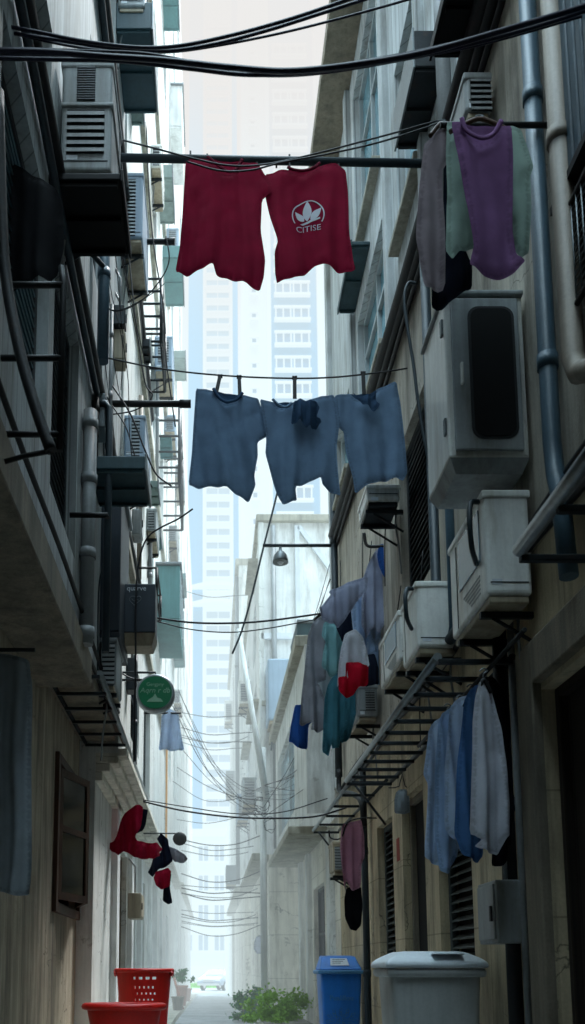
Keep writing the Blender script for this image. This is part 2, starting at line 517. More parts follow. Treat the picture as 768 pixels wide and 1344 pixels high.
def garment(outline_px, Y, m, name, label, cat, group=None, amp=.018, k=18, thick=.022, sp=.016, seed=None, back=None, parent=None, wrinkle=.007, bm=None, yaw=0.0):
    """a hanging garment: a front and a back panel traced on the plane Y"""
    seed = seed if seed is not None else len(WORLD) % 97
    o2 = [P(x, y, Y=Y) for x, y in outline_px]
    cxm = sum(v.x for v in o2) / len(o2)
    fo = [(v.x, v.z) for v in o2]
    bo = [(v.x, v.z) for v in [P(x, y, Y=Y) for x, y in back]] if back else fo
    f = lambda u, v, w: Vector((u, Y + w + (u - cxm) * yaw, v))
    mb = MB()
    sheet(mb, fo, f, sp, amp, k, -1, thick, seed, wrinkle)
    mb.i = 1 if bm else 0
    sheet(mb, bo, f, sp, amp, k, 1, thick, seed, wrinkle)
    o = mb.build(name, [m, bm] if bm else m, parent, fixn=False)
    if label: tag(o, label, cat, group)
    return o
# ------------------------------------------------------------------ setting
def ground_z(y): return 0.0 if y < 18 else (-0.55 if y > 60 else -0.55 * (y - 18) / 42)
mb = MB()
ys = [-14, 0, 18, 24, 30, 40, 50, 60, 120, 400, 900]
for a, b in zip(ys, ys[1:]):
    mb.face([(-400, a, ground_z(a) - .02), (400, a, ground_z(a) - .02), (400, b, ground_z(b) - .02), (-400, b, ground_z(b) - .02)])
tag(mb.build('ground', 'ground_soil'), kind='structure')
mb = MB()
for a, b in zip(ys[:-3], ys[1:-2]):
    mb.face([(-1.3, a, ground_z(a)), (1.75, a, ground_z(a)), (1.75, b, ground_z(b)), (-1.3, b, ground_z(b))])
mb.face([(-60, 60, -.546), (60, 60, -.546), (60, 70, -.546), (-60, 70, -.546)])
tag(mb.build('road', 'asphalt'), kind='structure')
mb = MB()
for a, b in zip([4, 18, 24, 30, 40, 45], [18, 24, 30, 40, 45, 46]):
    za, zb = ground_z(a), ground_z(b)
    mb.hexa([(-1.3, a, za - .1), (-.62, a, za - .1), (-.62, b, zb - .1), (-1.3, b, zb - .1)], [(-1.3, a, za + .1), (-.62, a, za + .1), (-.62, b, zb + .1), (-1.3, b, zb + .1)])
tag(mb.build('kerb', 'concrete_light'), kind='structure')

# sky
w = bpy.data.worlds.new('World'); scene.world = w; w.use_nodes = True
N, L = w.node_tree.nodes, w.node_tree.links
N.clear()
SUN_EL, SUN_AZ = R(60), R(34)
sky = N.new('ShaderNodeTexSky'); sky.sky_type = 'NISHITA'; sky.sun_disc = False
sky.sun_elevation = SUN_EL; sky.sun_rotation = SUN_AZ
sky.air_density = 1.5; sky.dust_density = 4
bg = N.new('ShaderNodeBackground'); bg.inputs['Strength'].default_value = 0.1
tc = N.new('ShaderNodeTexCoord'); sep = N.new('ShaderNodeSeparateXYZ'); L.new(tc.outputs['Generated'], sep.inputs[0])
rp = N.new('ShaderNodeValToRGB'); L.new(sep.outputs['Z'], rp.inputs[0])
cr = rp.color_ramp
cr.elements[0].position = 0.0; cr.elements[0].color = (.80, .93, 1.0, 1)
cr.elements[1].position = 0.42; cr.elements[1].color = (.80, .86, .88, 1)
e = cr.elements.new(0.60); e.color = (.865, .855, .84, 1)
e = cr.elements.new(0.735); e.color = (.78, .76, .76, 1)
e = cr.elements.new(0.795); e.color = (9.2, 12.2, 14.0, 1)
ns = N.new('ShaderNodeTexNoise'); ns.inputs['Scale'].default_value = 2.2; ns.inputs['Detail'].default_value = 5
L.new(tc.outputs['Generated'], ns.inputs['Vector'])
mr = N.new('ShaderNodeMapRange'); L.new(ns.outputs['Fac'], mr.inputs['Value'])
for kk, v in zip(('From Min', 'From Max', 'To Min', 'To Max'), (.3, .7, 9.2, 10.6)): mr.inputs[kk].default_value = v
vm = N.new('ShaderNodeVectorMath'); vm.operation = 'SCALE'
L.new(rp.outputs[0], vm.inputs[0]); L.new(mr.outputs[0], vm.inputs['Scale'])
mx = N.new('ShaderNodeMix'); mx.data_type = 'RGBA'; mx.inputs['Factor'].default_value = 0.92
L.new(sky.outputs[0], mx.inputs['A']); L.new(vm.outputs[0], mx.inputs['B'])
L.new(mx.outputs['Result'], bg.inputs['Color'])
wo = N.new('ShaderNodeOutputWorld'); L.new(bg.outputs[0], wo.inputs['Surface'])
sd = bpy.data.lights.new('sun', 'SUN'); sd.energy = 5.0; sd.angle = R(10); sd.color = (1, .985, .96)
so = bpy.data.objects.new('sun', sd); COL.objects.link(so)
so.rotation_euler = (R(90) - SUN_EL, 0, math.pi - SUN_AZ)
so.rotation_euler = Vector((math.sin(SUN_AZ) * math.cos(SUN_EL), math.cos(SUN_AZ) * math.cos(SUN_EL), math.sin(SUN_EL))).to_track_quat('Z', 'Y').to_euler()

# ------------------------------------------------------------------ buildings
def wall_sheet(mb, X, nx, Y0, Y1, Z0, Z1, ops=(), depth=.14):
    ysx = sorted({Y0, Y1, *[v for o in ops for v in o[:2] if Y0 < v < Y1]})
    zsx = sorted({Z0, Z1, *[v for o in ops for v in o[2:4] if Z0 < v < Z1]})
    for ya, yb in zip(ysx, ysx[1:]):
        for za, zb in zip(zsx, zsx[1:]):
            ym, zm = (ya + yb) / 2, (za + zb) / 2
            if any(o[0] < ym < o[1] and o[2] < zm < o[3] for o in ops): continue
            mb.face([(X, ya, za), (X, yb, za), (X, yb, zb), (X, ya, zb)])
    Xi = X - nx * depth
    for y0, y1, z0, z1 in [o[:4] for o in ops]:
        z0, z1 = max(z0, Z0), min(z1, Z1)
        for a, b in (((y0, z0), (y1, z0)), ((y1, z0), (y1, z1)), ((y1, z1), (y0, z1)), ((y0, z1), (y0, z0))):
            mb.face([(X, *a), (X, *b), (Xi, *b), (Xi, *a)])

def window(par, X, nx, o, style, depth=.14, name='window'):
    """frame, then pane or louvres, set inside an opening o = (y0, y1, z0, z1)"""
    y0, y1, z0, z1 = o[:4]
    Xf = X - nx * (depth - .05)
    fw = min(.05, .12 * (y1 - y0))
    fm = {'glass': 'window_white', 'teal': 'window_white', 'dark': 'metal_dark', 'louver': 'metal_dark', 'louver_glass': 'metal_dark', 'louver_grey': 'louver_grey', 'wood': 'wood_brown', 'door': 'door_brown', 'void': 'concrete', 'shutter': 'pipe_blue'}[style]
    mb = MB()
    for a in ((y0, y0 + fw, z0, z1), (y1 - fw, y1, z0, z1), (y0 + fw, y1 - fw, z0, z0 + fw), (y0 + fw, y1 - fw, z1 - fw, z1)):
        mb.box(Xf - .025, Xf + .025, *a, bev=.006)
    if style in ('glass', 'teal', 'dark', 'wood'):
        ym = (y0 + y1) / 2
        mb.box(Xf - .02, Xf + .02, ym - fw * .4, ym + fw * .4, z0 + fw, z1 - fw)
        if z1 - z0 > 1:
            zt = z0 + (z1 - z0) * .68
            mb.box(Xf - .018, Xf + .018, y0 + fw, y1 - fw, zt - .02, zt + .02)
    f = mb.build(name, fm, par)
    mb = MB()
    if style.startswith('louver'):
        n = max(5, int((z1 - z0 - 2 * fw) / .06))
        for i in range(n):
            zc = z0 + fw + (i + .5) * (z1 - z0 - 2 * fw) / n
            b = bmesh.new(); bmesh.ops.create_cube(b, size=1)
            for v in b.verts: v.co = Vector((v.co.x * .052, v.co.y * (y1 - y0 - 2 * fw), v.co.z * .009))
            mb.join(b, Matrix.Translation((Xf, (y0 + y1) / 2, zc)) @ Matrix.Rotation(nx * R(38), 4, 'Y'))
        mb.build('louver_panel', {'louver': 'louver_dark', 'louver_glass': 'louver_glass', 'louver_grey': 'louver_grey'}[style], f)
        mb = MB()
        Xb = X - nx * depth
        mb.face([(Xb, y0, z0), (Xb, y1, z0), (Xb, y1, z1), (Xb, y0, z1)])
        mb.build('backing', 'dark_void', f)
    elif style == 'shutter':
        n = max(4, int((y1 - y0) / .07)); st = (y1 - y0 - 2 * fw) / n
        for i in range(n):
            ya = y0 + fw + i * st
            mb.box(Xf - .015, Xf + .015, ya, ya + st * .8, z0 + fw, z1 - fw, bev=.008)
        mb.build('shutter_panel', 'pipe_blue', f)
    else:
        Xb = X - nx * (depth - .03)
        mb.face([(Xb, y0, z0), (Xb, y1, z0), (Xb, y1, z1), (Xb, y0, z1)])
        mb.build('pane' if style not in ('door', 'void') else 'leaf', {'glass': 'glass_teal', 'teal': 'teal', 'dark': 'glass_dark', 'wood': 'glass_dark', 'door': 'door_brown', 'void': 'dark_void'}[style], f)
    return f

def building(name, label, X, nx, Y0, Y1, segs, depth_x=7, ztop=None):
    root = thing(name, label, 'building', (X - nx * .5, (Y0 + Y1) / 2, 0))
    for pn, z0, z1, m, ops, xx in segs:
        mb = MB()
        wall_sheet(mb, xx, nx, Y0, Y1, z0, z1, [o[:4] for o in ops])
        xb = X - nx * depth_x
        for y in (Y0, Y1): mb.face([(xx, y, z0), (xb, y, z0), (xb, y, z1), (xx, y, z1)])
        if (pn, z0, z1) == segs[-1][:3]: mb.face([(xx, Y0, z1), (xx, Y1, z1), (xb, Y1, z1), (xb, Y0, z1)])
        mb.build(pn, m, root)
        for o in ops: window(root, xx, nx, o, o[4], name='door' if o[2] <= 0.02 else 'window')
    return root

XR, XL = 1.65, -.9
# right, near: plaster ground floor under boarded upper floors
rb = building('right_building', 'dark building with plaster ground floor and boarded upper floors behind the grey wheeled bin', XR, -1, -12, 11.5, [
    ('ground_floor_wall', 0, 3.2, 'plaster_right', [(3.0, 4.4, 0, 2.37, 'door'), (5.72, 6.55, 1.0, 1.86, 'louver_grey'), (6.95, 7.75, 0, 2.42, 'void'), (8.15, 8.9, 0, 2.36, 'louver_grey')], XR),
    ('upper_wall_band', 3.2, 6.45, 'plaster_tan', [(6.4, 7.45, 3.95, 5.45, 'louver'), (3.15, 3.85, 4.0, 4.6, 'dark')], XR),
    ('upper_wall', 6.45, 14.2, 'boards_right', [(6.25, 7.15, 7.2, 8.9, 'glass'), (7.85, 9.25, 8.75, 10.9, 'glass'), (7.75, 9.3, 6.75, 8.1, 'glass'), (9.95, 11.1, 6.8, 7.8, 'glass'), (6.3, 7.2, 9.9, 11.6, 'glass'), (7.85, 9.25, 12.0, 13.6, 'glass'), (3.1, 3.8, 6.6, 7.5, 'dark')], XR)])
mb = MB()
mb.box(1.3, 1.66, -2, 11.52, 11.25, 11.42, bev=.01)
mb.build('ledge', 'concrete', rb)
for a in ((6.1, 6.22, 6.7, 14), (7.4, 7.55, 6.7, 14), (9.45, 9.6, 6.7, 14), (11.3, 11.49, 3.25, 11.2)):
    mb = MB(); mb.box(XR - .06, XR + .05, *a, bev=.01); mb.build('pilaster_strip', 'boards_right', rb)
for a in ((6.2, 7.2, 7.14, 7.2), (7.8, 9.3, 8.69, 8.75), (7.7, 9.35, 6.69, 6.75), (9.9, 11.15, 6.74, 6.8), (5.68, 6.6, .94, 1.0)):
    mb = MB(); mb.box(XR - .09, XR + .02, *a, bev=.008); mb.build('sill', 'concrete_light', rb)
mb = MB()   # door surround of the dark near doorway
for y0, y1, z0, z1 in ((4.4, 4.62, 0, 2.62), (2.9, 4.4, 2.4, 2.62)):
    mb.box(XR - .05, XR + .03, y0, y1, z0, z1, bev=.01)
mb.build('door_surround', 'concrete', rb)
mb = MB()
mb.box(XR - .004, XR - .001, 7.86, 7.98, 1.92, 2.12)
mb.build('stamp', 'red_stamp', rb)

# unseen slab and closing wall, added to darken the alley's near end
mb = MB()
mb.box(-.89, 1.64, -11.9, 2.3, 5.1, 5.4, bev=.01)
tag(mb.build('overhead_light_block', 'concrete'), 'concrete passage added unseen over the alley to darken its near end', 'blocker')
mb = MB(); mb.box(-1.24, 1.64, -12.3, -12.0, 0, 9)
tag(mb.build('end_light_block', 'concrete'), 'concrete wall added unseen behind the camera to keep the near end dark', 'wall')
# left, near
lb = building('left_building', 'grey building with boarded overhanging upper floor and streaked plaster wall by the brown shutters', XL, 1, -12, 8.6, [
    ('lower_wall', 0, 3.25, 'plaster_left', [(7.34, 8.55, 1.52, 2.66, 'wood')], -1.25),
    ('upper_wall', 3.25, 11.2, 'boards_left', [(3.45, 4.66, 3.95, 5.15, 'louver_glass'), (4.82, 5.78, 3.7, 5.25, 'louver'), (3.9, 4.55, 5.65, 6.3, 'dark'), (6.0, 7.0, 6.4, 8.0, 'dark'), (6.3, 7.6, 9.6, 10.8, 'glass')], XL)])
mb = MB()
mb.box(-1.27, -.86, -12, 6.45, 3.02, 3.26, bev=.015)
mb.build('overhang_slab', 'concrete', lb)
mb = MB(); mb.box(-1.26, -.9, 6.46, 8.6, 3.16, 3.26, bev=.01); mb.build('soffit', 'concrete', lb)
mb = MB(); mb.box(XL - .02, XL + .02, 3, 8.58, 3.262, 3.30, bev=.005); mb.build('skirting', 'metal_black', lb)
# open casement leaves of the brown window
wn = [o for o in bpy.data.objects if o.parent == lb and o.name.startswith('window')][0]
for yh, s in ((7.38, 1), (8.5, -1)):
    mb = MB(); W_, Hh = .58, 1.08
    for a in ((0, .05, 0, Hh), (W_ - .05, W_, 0, Hh), (.05, W_ - .05, 0, .06), (.05, W_ - .05, Hh - .06, Hh), (.05, W_ - .05, .56, .61)):
        b = bmesh.new(); bmesh.ops.create_cube(b, size=1)
        for v in b.verts: v.co = Vector(((v.co.x) * .035, (a[0] + a[1]) / 2 + v.co.y * (a[1] - a[0]), (a[2] + a[3]) / 2 + v.co.z * (a[3] - a[2])))
        mb.join(b, Matrix.Translation((-1.235, yh, 1.55)) @ Matrix.Rotation(-s * R(16), 4, 'Z') @ Matrix.Scale(s, 4, (0, 1, 0)))
    mb.i = 1
    b = bmesh.new(); bmesh.ops.create_cube(b, size=1)
    for v in b.verts: v.co = Vector((v.co.x * .008, W_ / 2 + v.co.y * (W_ - .1), Hh / 2 + v.co.z * (Hh - .12)))
    mb.join(b, Matrix.Translation((-1.235, yh, 1.55)) @ Matrix.Rotation(-s * R(16), 4, 'Z') @ Matrix.Scale(s, 4, (0, 1, 0)))
    mb.build('casement', ['wood_brown', 'glass_dark'], wn)
mb = MB()
for a in ((7.25, 7.34, 1.44, 2.74), (8.55, 8.64, 1.44, 2.74), (7.342, 8.548, 2.66, 2.74), (7.342, 8.548, 1.44, 1.52)): mb.box(-1.26, -1.215, *a, bev=.006)
mb.build('architrave', 'wood_brown', wn)

def window_grid(y0, y1, z0, z1, ny, nz, wy, wz, styles):
    o = []
    for j in range(nz):
        for i in range(ny):
            yc = y0 + (i + .5) * (y1 - y0) / ny; zc = z0 + (j + .5) * (z1 - z0) / nz
            o.append((yc - wy / 2, yc + wy / 2, zc - wz / 2, zc + wz / 2, styles[(i * 3 + j) % len(styles)]))
    return o
l2 = building('left_building', 'pale second building on the left, behind the round green sign', XL, 1, 8.62, 17.5, [
    ('lower_wall', 0, 3.05, 'plaster_white', [(10.95, 12.1, 0, 2.45, 'void'), (12.9, 13.6, 0, 2.4, 'glass'), (14.6, 15.5, 0, 2.4, 'door')], -1.1),
    ('upper_wall', 3.05, 20.6, 'plaster_white', [(9.9, 11.1, 3.55, 4.6, 'dark'), (11.9, 13.2, 3.35, 4.75, 'louver_grey')] + window_grid(9.2, 17, 5.6, 20, 3, 5, 1.1, 1.25, ['teal', 'glass', 'dark']), -.88)])
for za_, zb_, xx_ in ((2.78, 2.87, -1.03), (2.872, 2.95, -.96), (2.952, 3.02, -.88), (3.022, 3.1, -.79)):
    mb = MB(); mb.box(-1.12, xx_, 8.63, 17.5, za_, zb_, bev=.012); mb.build('moulding', 'plaster_cream', l2)
for z in (5.25, 8.45, 11.6, 14.7):
    mb = MB(); mb.box(-.9, -.82, 8.63, 17.49, z, z + .12, bev=.01); mb.build('string_course', 'concrete_light', l2)
for y in (10.2, 12.2, 13.9, 16.2):
    mb = MB(); mb.box(-1.12, -1.03, y, y + .28, 0, 2.9, bev=.01); mb.build('pilaster', 'plaster_grey', l2)
l3 = building('left_building', 'whitish third building on the left with an orange strip up its corner', -.86, 1, 17.52, 26, [
    ('lower_wall', -.4, 3.3, 'plaster_grey', [(18.4, 19.4, 0, 2.4, 'door'), (21, 22, 1, 2.2, 'dark')], -1.0),
    ('upper_wall', 3.3, 29, 'plaster_white', window_grid(18, 25.6, 4, 28, 3, 7, 1.2, 1.4, ['glass', 'dark', 'teal']), -.86)])
mb = MB(); mb.box(-.87, -.83, 17.54, 17.8, 3.4, 6.6); mb.build('corner_strip', 'orange_paint', l3)
mb = MB(); mb.box(-1.0, -.8, 17.52, 26, 3.2, 3.34, bev=.02); mb.build('cornice', 'concrete_light', l3)
l4 = building('left_building', 'farthest pale building on the left, before the towers', -.84, 1, 26.02, 44, [
    ('lower_wall', -.6, 3.4, 'plaster_grey', [(28, 29.2, 0, 2.3, 'door'), (33, 34, 0, 2.3, 'dark')], -.9),
    ('upper_wall', 3.4, 19, 'plaster_white', window_grid(27, 43, 4, 18, 4, 5, 1.5, 1.5, ['glass', 'teal', 'dark']), -.84)])
mb = MB(); mb.box(-.9, -.74, 26.02, 44, 3.3, 3.42, bev=.02); mb.build('cornice', 'concrete_light', l4)

# right, farther along the alley
r2 = building('right_building', 'low cream building with a jutting white upper room behind the blue bin', XR, -1, 11.52, 17, [
    ('lower_wall', 0, 2.95, 'plaster_cream', [(13.1, 14.45, 0, 2.22, 'dark'), (15.15, 15.6, .7, 2.0, 'dark')], XR),
    ('upper_wall', 2.95, 5.2, 'plaster_white', [(13.2, 16.4, 3.3, 4.7, 'glass')], 1.25)])
mb = MB(); mb.box(1.1, 1.64, 12.6, 16.9, 2.84, 2.955, bev=.015); mb.build('ledge', 'concrete_light', r2)
mb = MB(); mb.box(1.13, 1.7, 11.6, 17.05, 5.2, 5.36, bev=.015); mb.build('roof', 'concrete_light', r2)
for y in (12.0, 14.7, 15.9):
    mb = MB(); mb.box(XR - .08, XR + .02, y, y + .3, 0, 2.83, bev=.01); mb.build('pilaster', 'plaster_white', r2)
r3 = building('right_building', 'tall grey gabled house with white cross bracing on its end wall', 1.0, -1, 17.02, 25, [
    ('lower_wall', -.4, 3.1, 'plaster_cream', [(18.3, 19, 0, 2.3, 'door'), (21, 21.9, 0, 2.3, 'dark'), (23, 23.8, 1, 2.2, 'dark')], 1.12),
    ('upper_wall', 3.1, 9.7, 'plaster_grey', window_grid(17.6, 24.6, 3.6, 9.2, 2, 3, 1.2, 1.2, ['glass', 'dark']), 1.0)])
mb = MB()
yy = 17.0
def ebar(a, b, wd=.09):
    a, b = Vector((a[0], yy, a[1])), Vector((b[0], yy, b[1])); t = (b - a).normalized(); n = Vector((-t.z, 0, t.x)) * wd / 2
    mb.hexa([a - n, b - n, b + n, a + n], [q + Vector((0, -.05, 0)) for q in (a - n, b - n, b + n, a + n)])
ebar((1.0, 7.35), (3.3, 7.35), .12); ebar((1.72, 7.41), (1.72, 9.62)); ebar((1.76, 9.6), (3.2, 7.5))
mb.build('cross_brace', 'sign_white', r3)
mb = MB(); mb.box(.92, 4, 16.93, 25.05, 9.7, 9.85, bev=.02); mb.build('roof', 'concrete_light', r3)
mb = MB(); mb.box(1.0, 3.3, 16.9, 17.0, 5.95, 6.05, bev=.01); mb.build('sill_band', 'concrete_light', r3)
mb = MB(); mb.tube([(1.25, 16.94, 3.2), (1.25, 16.94, 9.6)], .05, 8); mb.build('downpipe', 'pipe_grey', r3)
for y_, z_ in ((18.0, 6.3), (21.5, 6.3), (18.0, 9.3)):
    mb = MB(); mb.box(.8, .999, y_ - .1, y_ + 1.6, z_, z_ + .08, bev=.01); mb.build('window_hood', 'concrete_light', r3)
mb = MB(); mb.box(.96, 1.06, 16.95, 17.25, 3.1, 9.69, bev=.01); mb.build('corner_strip', 'plaster_white', r3)
mb = MB(); mb.box(.8, 1.12, 17.1, 24.9, 3.0, 3.14, bev=.02); mb.build('ledge', 'concrete_light', r3)
r4 = building('right_building', 'distant white building with green shutters and a dark wall unit past the utility pole', .85, -1, 25.02, 37, [
    ('lower_wall', -.6, 3.2, 'plaster_cream', [(27, 28, 0, 2.2, 'door'), (32, 33, 0, 2.2, 'dark')], .98),
    ('upper_wall', 3.2, 12.5, 'plaster_white', window_grid(26, 36.5, 3.6, 12, 3, 3, 1.4, 1.6, ['teal', 'glass', 'dark']), .85)])
mb = MB(); mb.box(.7, .99, 25.1, 37, 3.05, 3.22, bev=.02); mb.build('ledge', 'concrete_light', r4)
mb = MB(); mb.box(.75, 4, 25, 37.05, 12.5, 12.7, bev=.02); mb.build('roof', 'concrete_light', r4)
r5 = building('right_building', 'last low white building on the right beside the parked car', 1.0, -1, 37.5, 58, [
    ('wall', -.8, 9, 'plaster_white', window_grid(39, 57, 2, 8, 4, 2, 1.5, 1.5, ['glass', 'dark']), 1.0)])

# towers
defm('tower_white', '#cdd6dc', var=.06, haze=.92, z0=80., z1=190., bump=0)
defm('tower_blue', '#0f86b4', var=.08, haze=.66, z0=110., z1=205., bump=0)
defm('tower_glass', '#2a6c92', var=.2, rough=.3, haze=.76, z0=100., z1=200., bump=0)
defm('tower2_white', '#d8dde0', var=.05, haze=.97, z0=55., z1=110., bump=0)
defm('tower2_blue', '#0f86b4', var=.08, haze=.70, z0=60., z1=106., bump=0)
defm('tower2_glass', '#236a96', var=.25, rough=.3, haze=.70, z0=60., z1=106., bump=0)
D1 = 170.0
def px_x(px, Y): return P(px, 900, Y=Y).x
t1 = thing('apartment_tower', 'hazy tall tower with a narrow column of windows between two blue bands', 'tower', (4, D1, -.5))
xs = [px_x(p, D1) for p in (228, 246, 268, 305, 323)]
mb = MB(); mb.box(xs[0] - 12, xs[4] + 1.2, D1, D1 + 20, -.5, 215); mb.build('body', 'tower_white', t1)
for a, b in ((xs[1], xs[2]), (xs[3], xs[4])):
    mb = MB(); mb.box(a, b, D1 - .6, D1 - .01, 12, 214); mb.build('blue_band', 'tower_blue', t1)
mb = MB(); mb.box(xs[2] - .3, xs[2] + .1, D1 - 1.2, D1 - .61, 12, 214); mb.box(xs[3] - .1, xs[3] + .3, D1 - 1.2, D1 - .61, 12, 214); mb.build('fin', 'tower_white', t1)
def tower_window(x0, x1, y, z0, z1, fr, gl, par, nm=2):
    mb = MB(); mb.face([(x0, y, z0), (x1, y, z0), (x1, y, z1), (x0, y, z1)]); mb.i = 1
    w_ = .16
    for k in range(nm + 1):
        xc = x0 + (x1 - x0) * k / nm
        mb.box(xc - w_ / 2, xc + w_ / 2, y - .15, y - .01, z0, z1)
    mb.box(x0 - .2, x1 + .2, y - .5, y - .01, z0 - .3, z0 - .003)
    mb.box(x0 - .2, x1 + .2, y - .25, y - .01, z1 + .003, z1 + .25)
    return mb.build('window', [gl, fr], par)
w1 = tower_window(xs[2] + .35, xs[3] - .35, D1 - .02, 8.2, 9.7, 'tower_white', 'tower_glass', t1)
for i in range(1, 68):
    c = w1.copy(); COL.objects.link(c); c.location.z += i * 2.85; c.parent = t1
mb = MB()   # rounded balcony ledge and podium
for z, ww in ((70, 1.0), (73.5, .85)): 
    mb.prism([(xs[1] + (xs[4] - xs[1]) * k / 12, D1 - 1.3 - 2.6 * ww * math.sin(math.pi * k / 12)) for k in range(13)], 'Z', z, z + .8)
mb.build('balcony', 'tower_white', t1)
mb = MB(); mb.box(xs[0] - 14, xs[4] + 12, D1 - 6, D1 - .02, -.5, 7); mb.build('podium', 'tower_white', t1)
D2 = 93.0
t2 = thing('apartment_tower', 'hazy nearer tower with paired windows on a blue facade panel', 'tower', (8, D2, -.5))
xs2 = [px_x(p, D2) for p in (322, 361, 424, 436)]
mb = MB(); mb.box(xs2[0], 26, D2, D2 + 18, -.5, 130); mb.build('body', 'tower2_white', t2)
mb = MB(); mb.box(xs2[1], xs2[2], D2 - .3, D2 - .01, 2, 129); mb.build('blue_panel', 'tower2_blue', t2)
mb = MB(); mb.box(xs2[2] + .05, xs2[3], D2 - .9, D2 - .01, 2, 129); mb.box(xs2[1] - .5, xs2[1] - .05, D2 - .6, D2 - .01, 2, 129); mb.build('fin', 'tower2_white', t2)
wa = tower_window(xs2[1] + .5, xs2[1] + 2.15, D2 - .31, 8.3, 9.7, 'tower2_white', 'tower2_glass', t2)
wb = tower_window(xs2[1] + 2.5, xs2[1] + 4.15, D2 - .31, 8.3, 9.7, 'tower2_white', 'tower2_glass', t2)
wc = tower_window(xs2[0] + .9, xs2[0] + 1.5, D2 - .02, 8.5, 9.3, 'tower2_white', 'tower2_glass', t2, 1)
for i in range(1, 33):
    for o in (wa, wb, wc):
        c = o.copy(); COL.objects.link(c); c.location.z += i * 3.05; c.parent = t2
# low hall at the far end of the street
r6 = thing('low_block', 'low pale blue block with rows of windows at the end of the street', 'building', (0, 120, -.5))
mb = MB(); mb.box(-14, 9, 120, 134, -.5, 19); mb.build('body', 'tower_white', r6)
w3 = None
for z0_, z1_ in ((18.2, 19.2), (-.4, 1.2)):
    mb = MB(); mb.box(-14, 9, 119.7, 119.99, z0_, z1_); mb.build('trim', 'tower2_white', r6)
for i in range(5):
    for j in range(4):
        if w3 is None: w3 = tower_window(-3.6, -2.2, 119.98, 3.2, 5.2, 'tower_white', 'tower_glass', r6)
        else:
            c = w3.copy(); COL.objects.link(c); c.location += Vector((i * 2.1, 0, j * 3.9)); c.parent = r6
mb = MB()
for i in range(60):
    x0 = -40 + random.uniform(0, 80); 
rg = random.Random(3)
for i in range(1500):
    x, y = rg.uniform(-6, 6), rg.uniform(70.5, 78)
    h_ = rg.uniform(.15, .4); dx = rg.uniform(-.1, .1)
    mb.face([(x - .04, y, -.53), (x + .04, y, -.53), (x + dx, y + .03, -.53 + h_)])
mb.face([(-30, 70.2, -.53), (30, 70.2, -.53), (30, 90, -.52), (-30, 90, -.52)])
tag(mb.build('grass', 'grass_far', fixn=False), 'strip of green grass across the end of the road', 'grass', kind='stuff')
# ------------------------------------------------------------------ wall-mounted things
def slats(mb, x0, x1, y, z0, z1, n, t=.006, dep=.012, frac=.5):
    for i in range(n):
        zc = z0 + (i + .5) * (z1 - z0) / n
        hh = (z1 - z0) / n * frac / 2
        mb.hexa([(x0, y, zc - hh), (x1, y, zc - hh), (x1, y, zc + hh), (x0, y, zc + hh)], [(x0, y - dep, zc - hh * 2), (x1, y - dep, zc - hh * 2), (x1, y - dep * .8, zc), (x0, y - dep * .8, zc)])

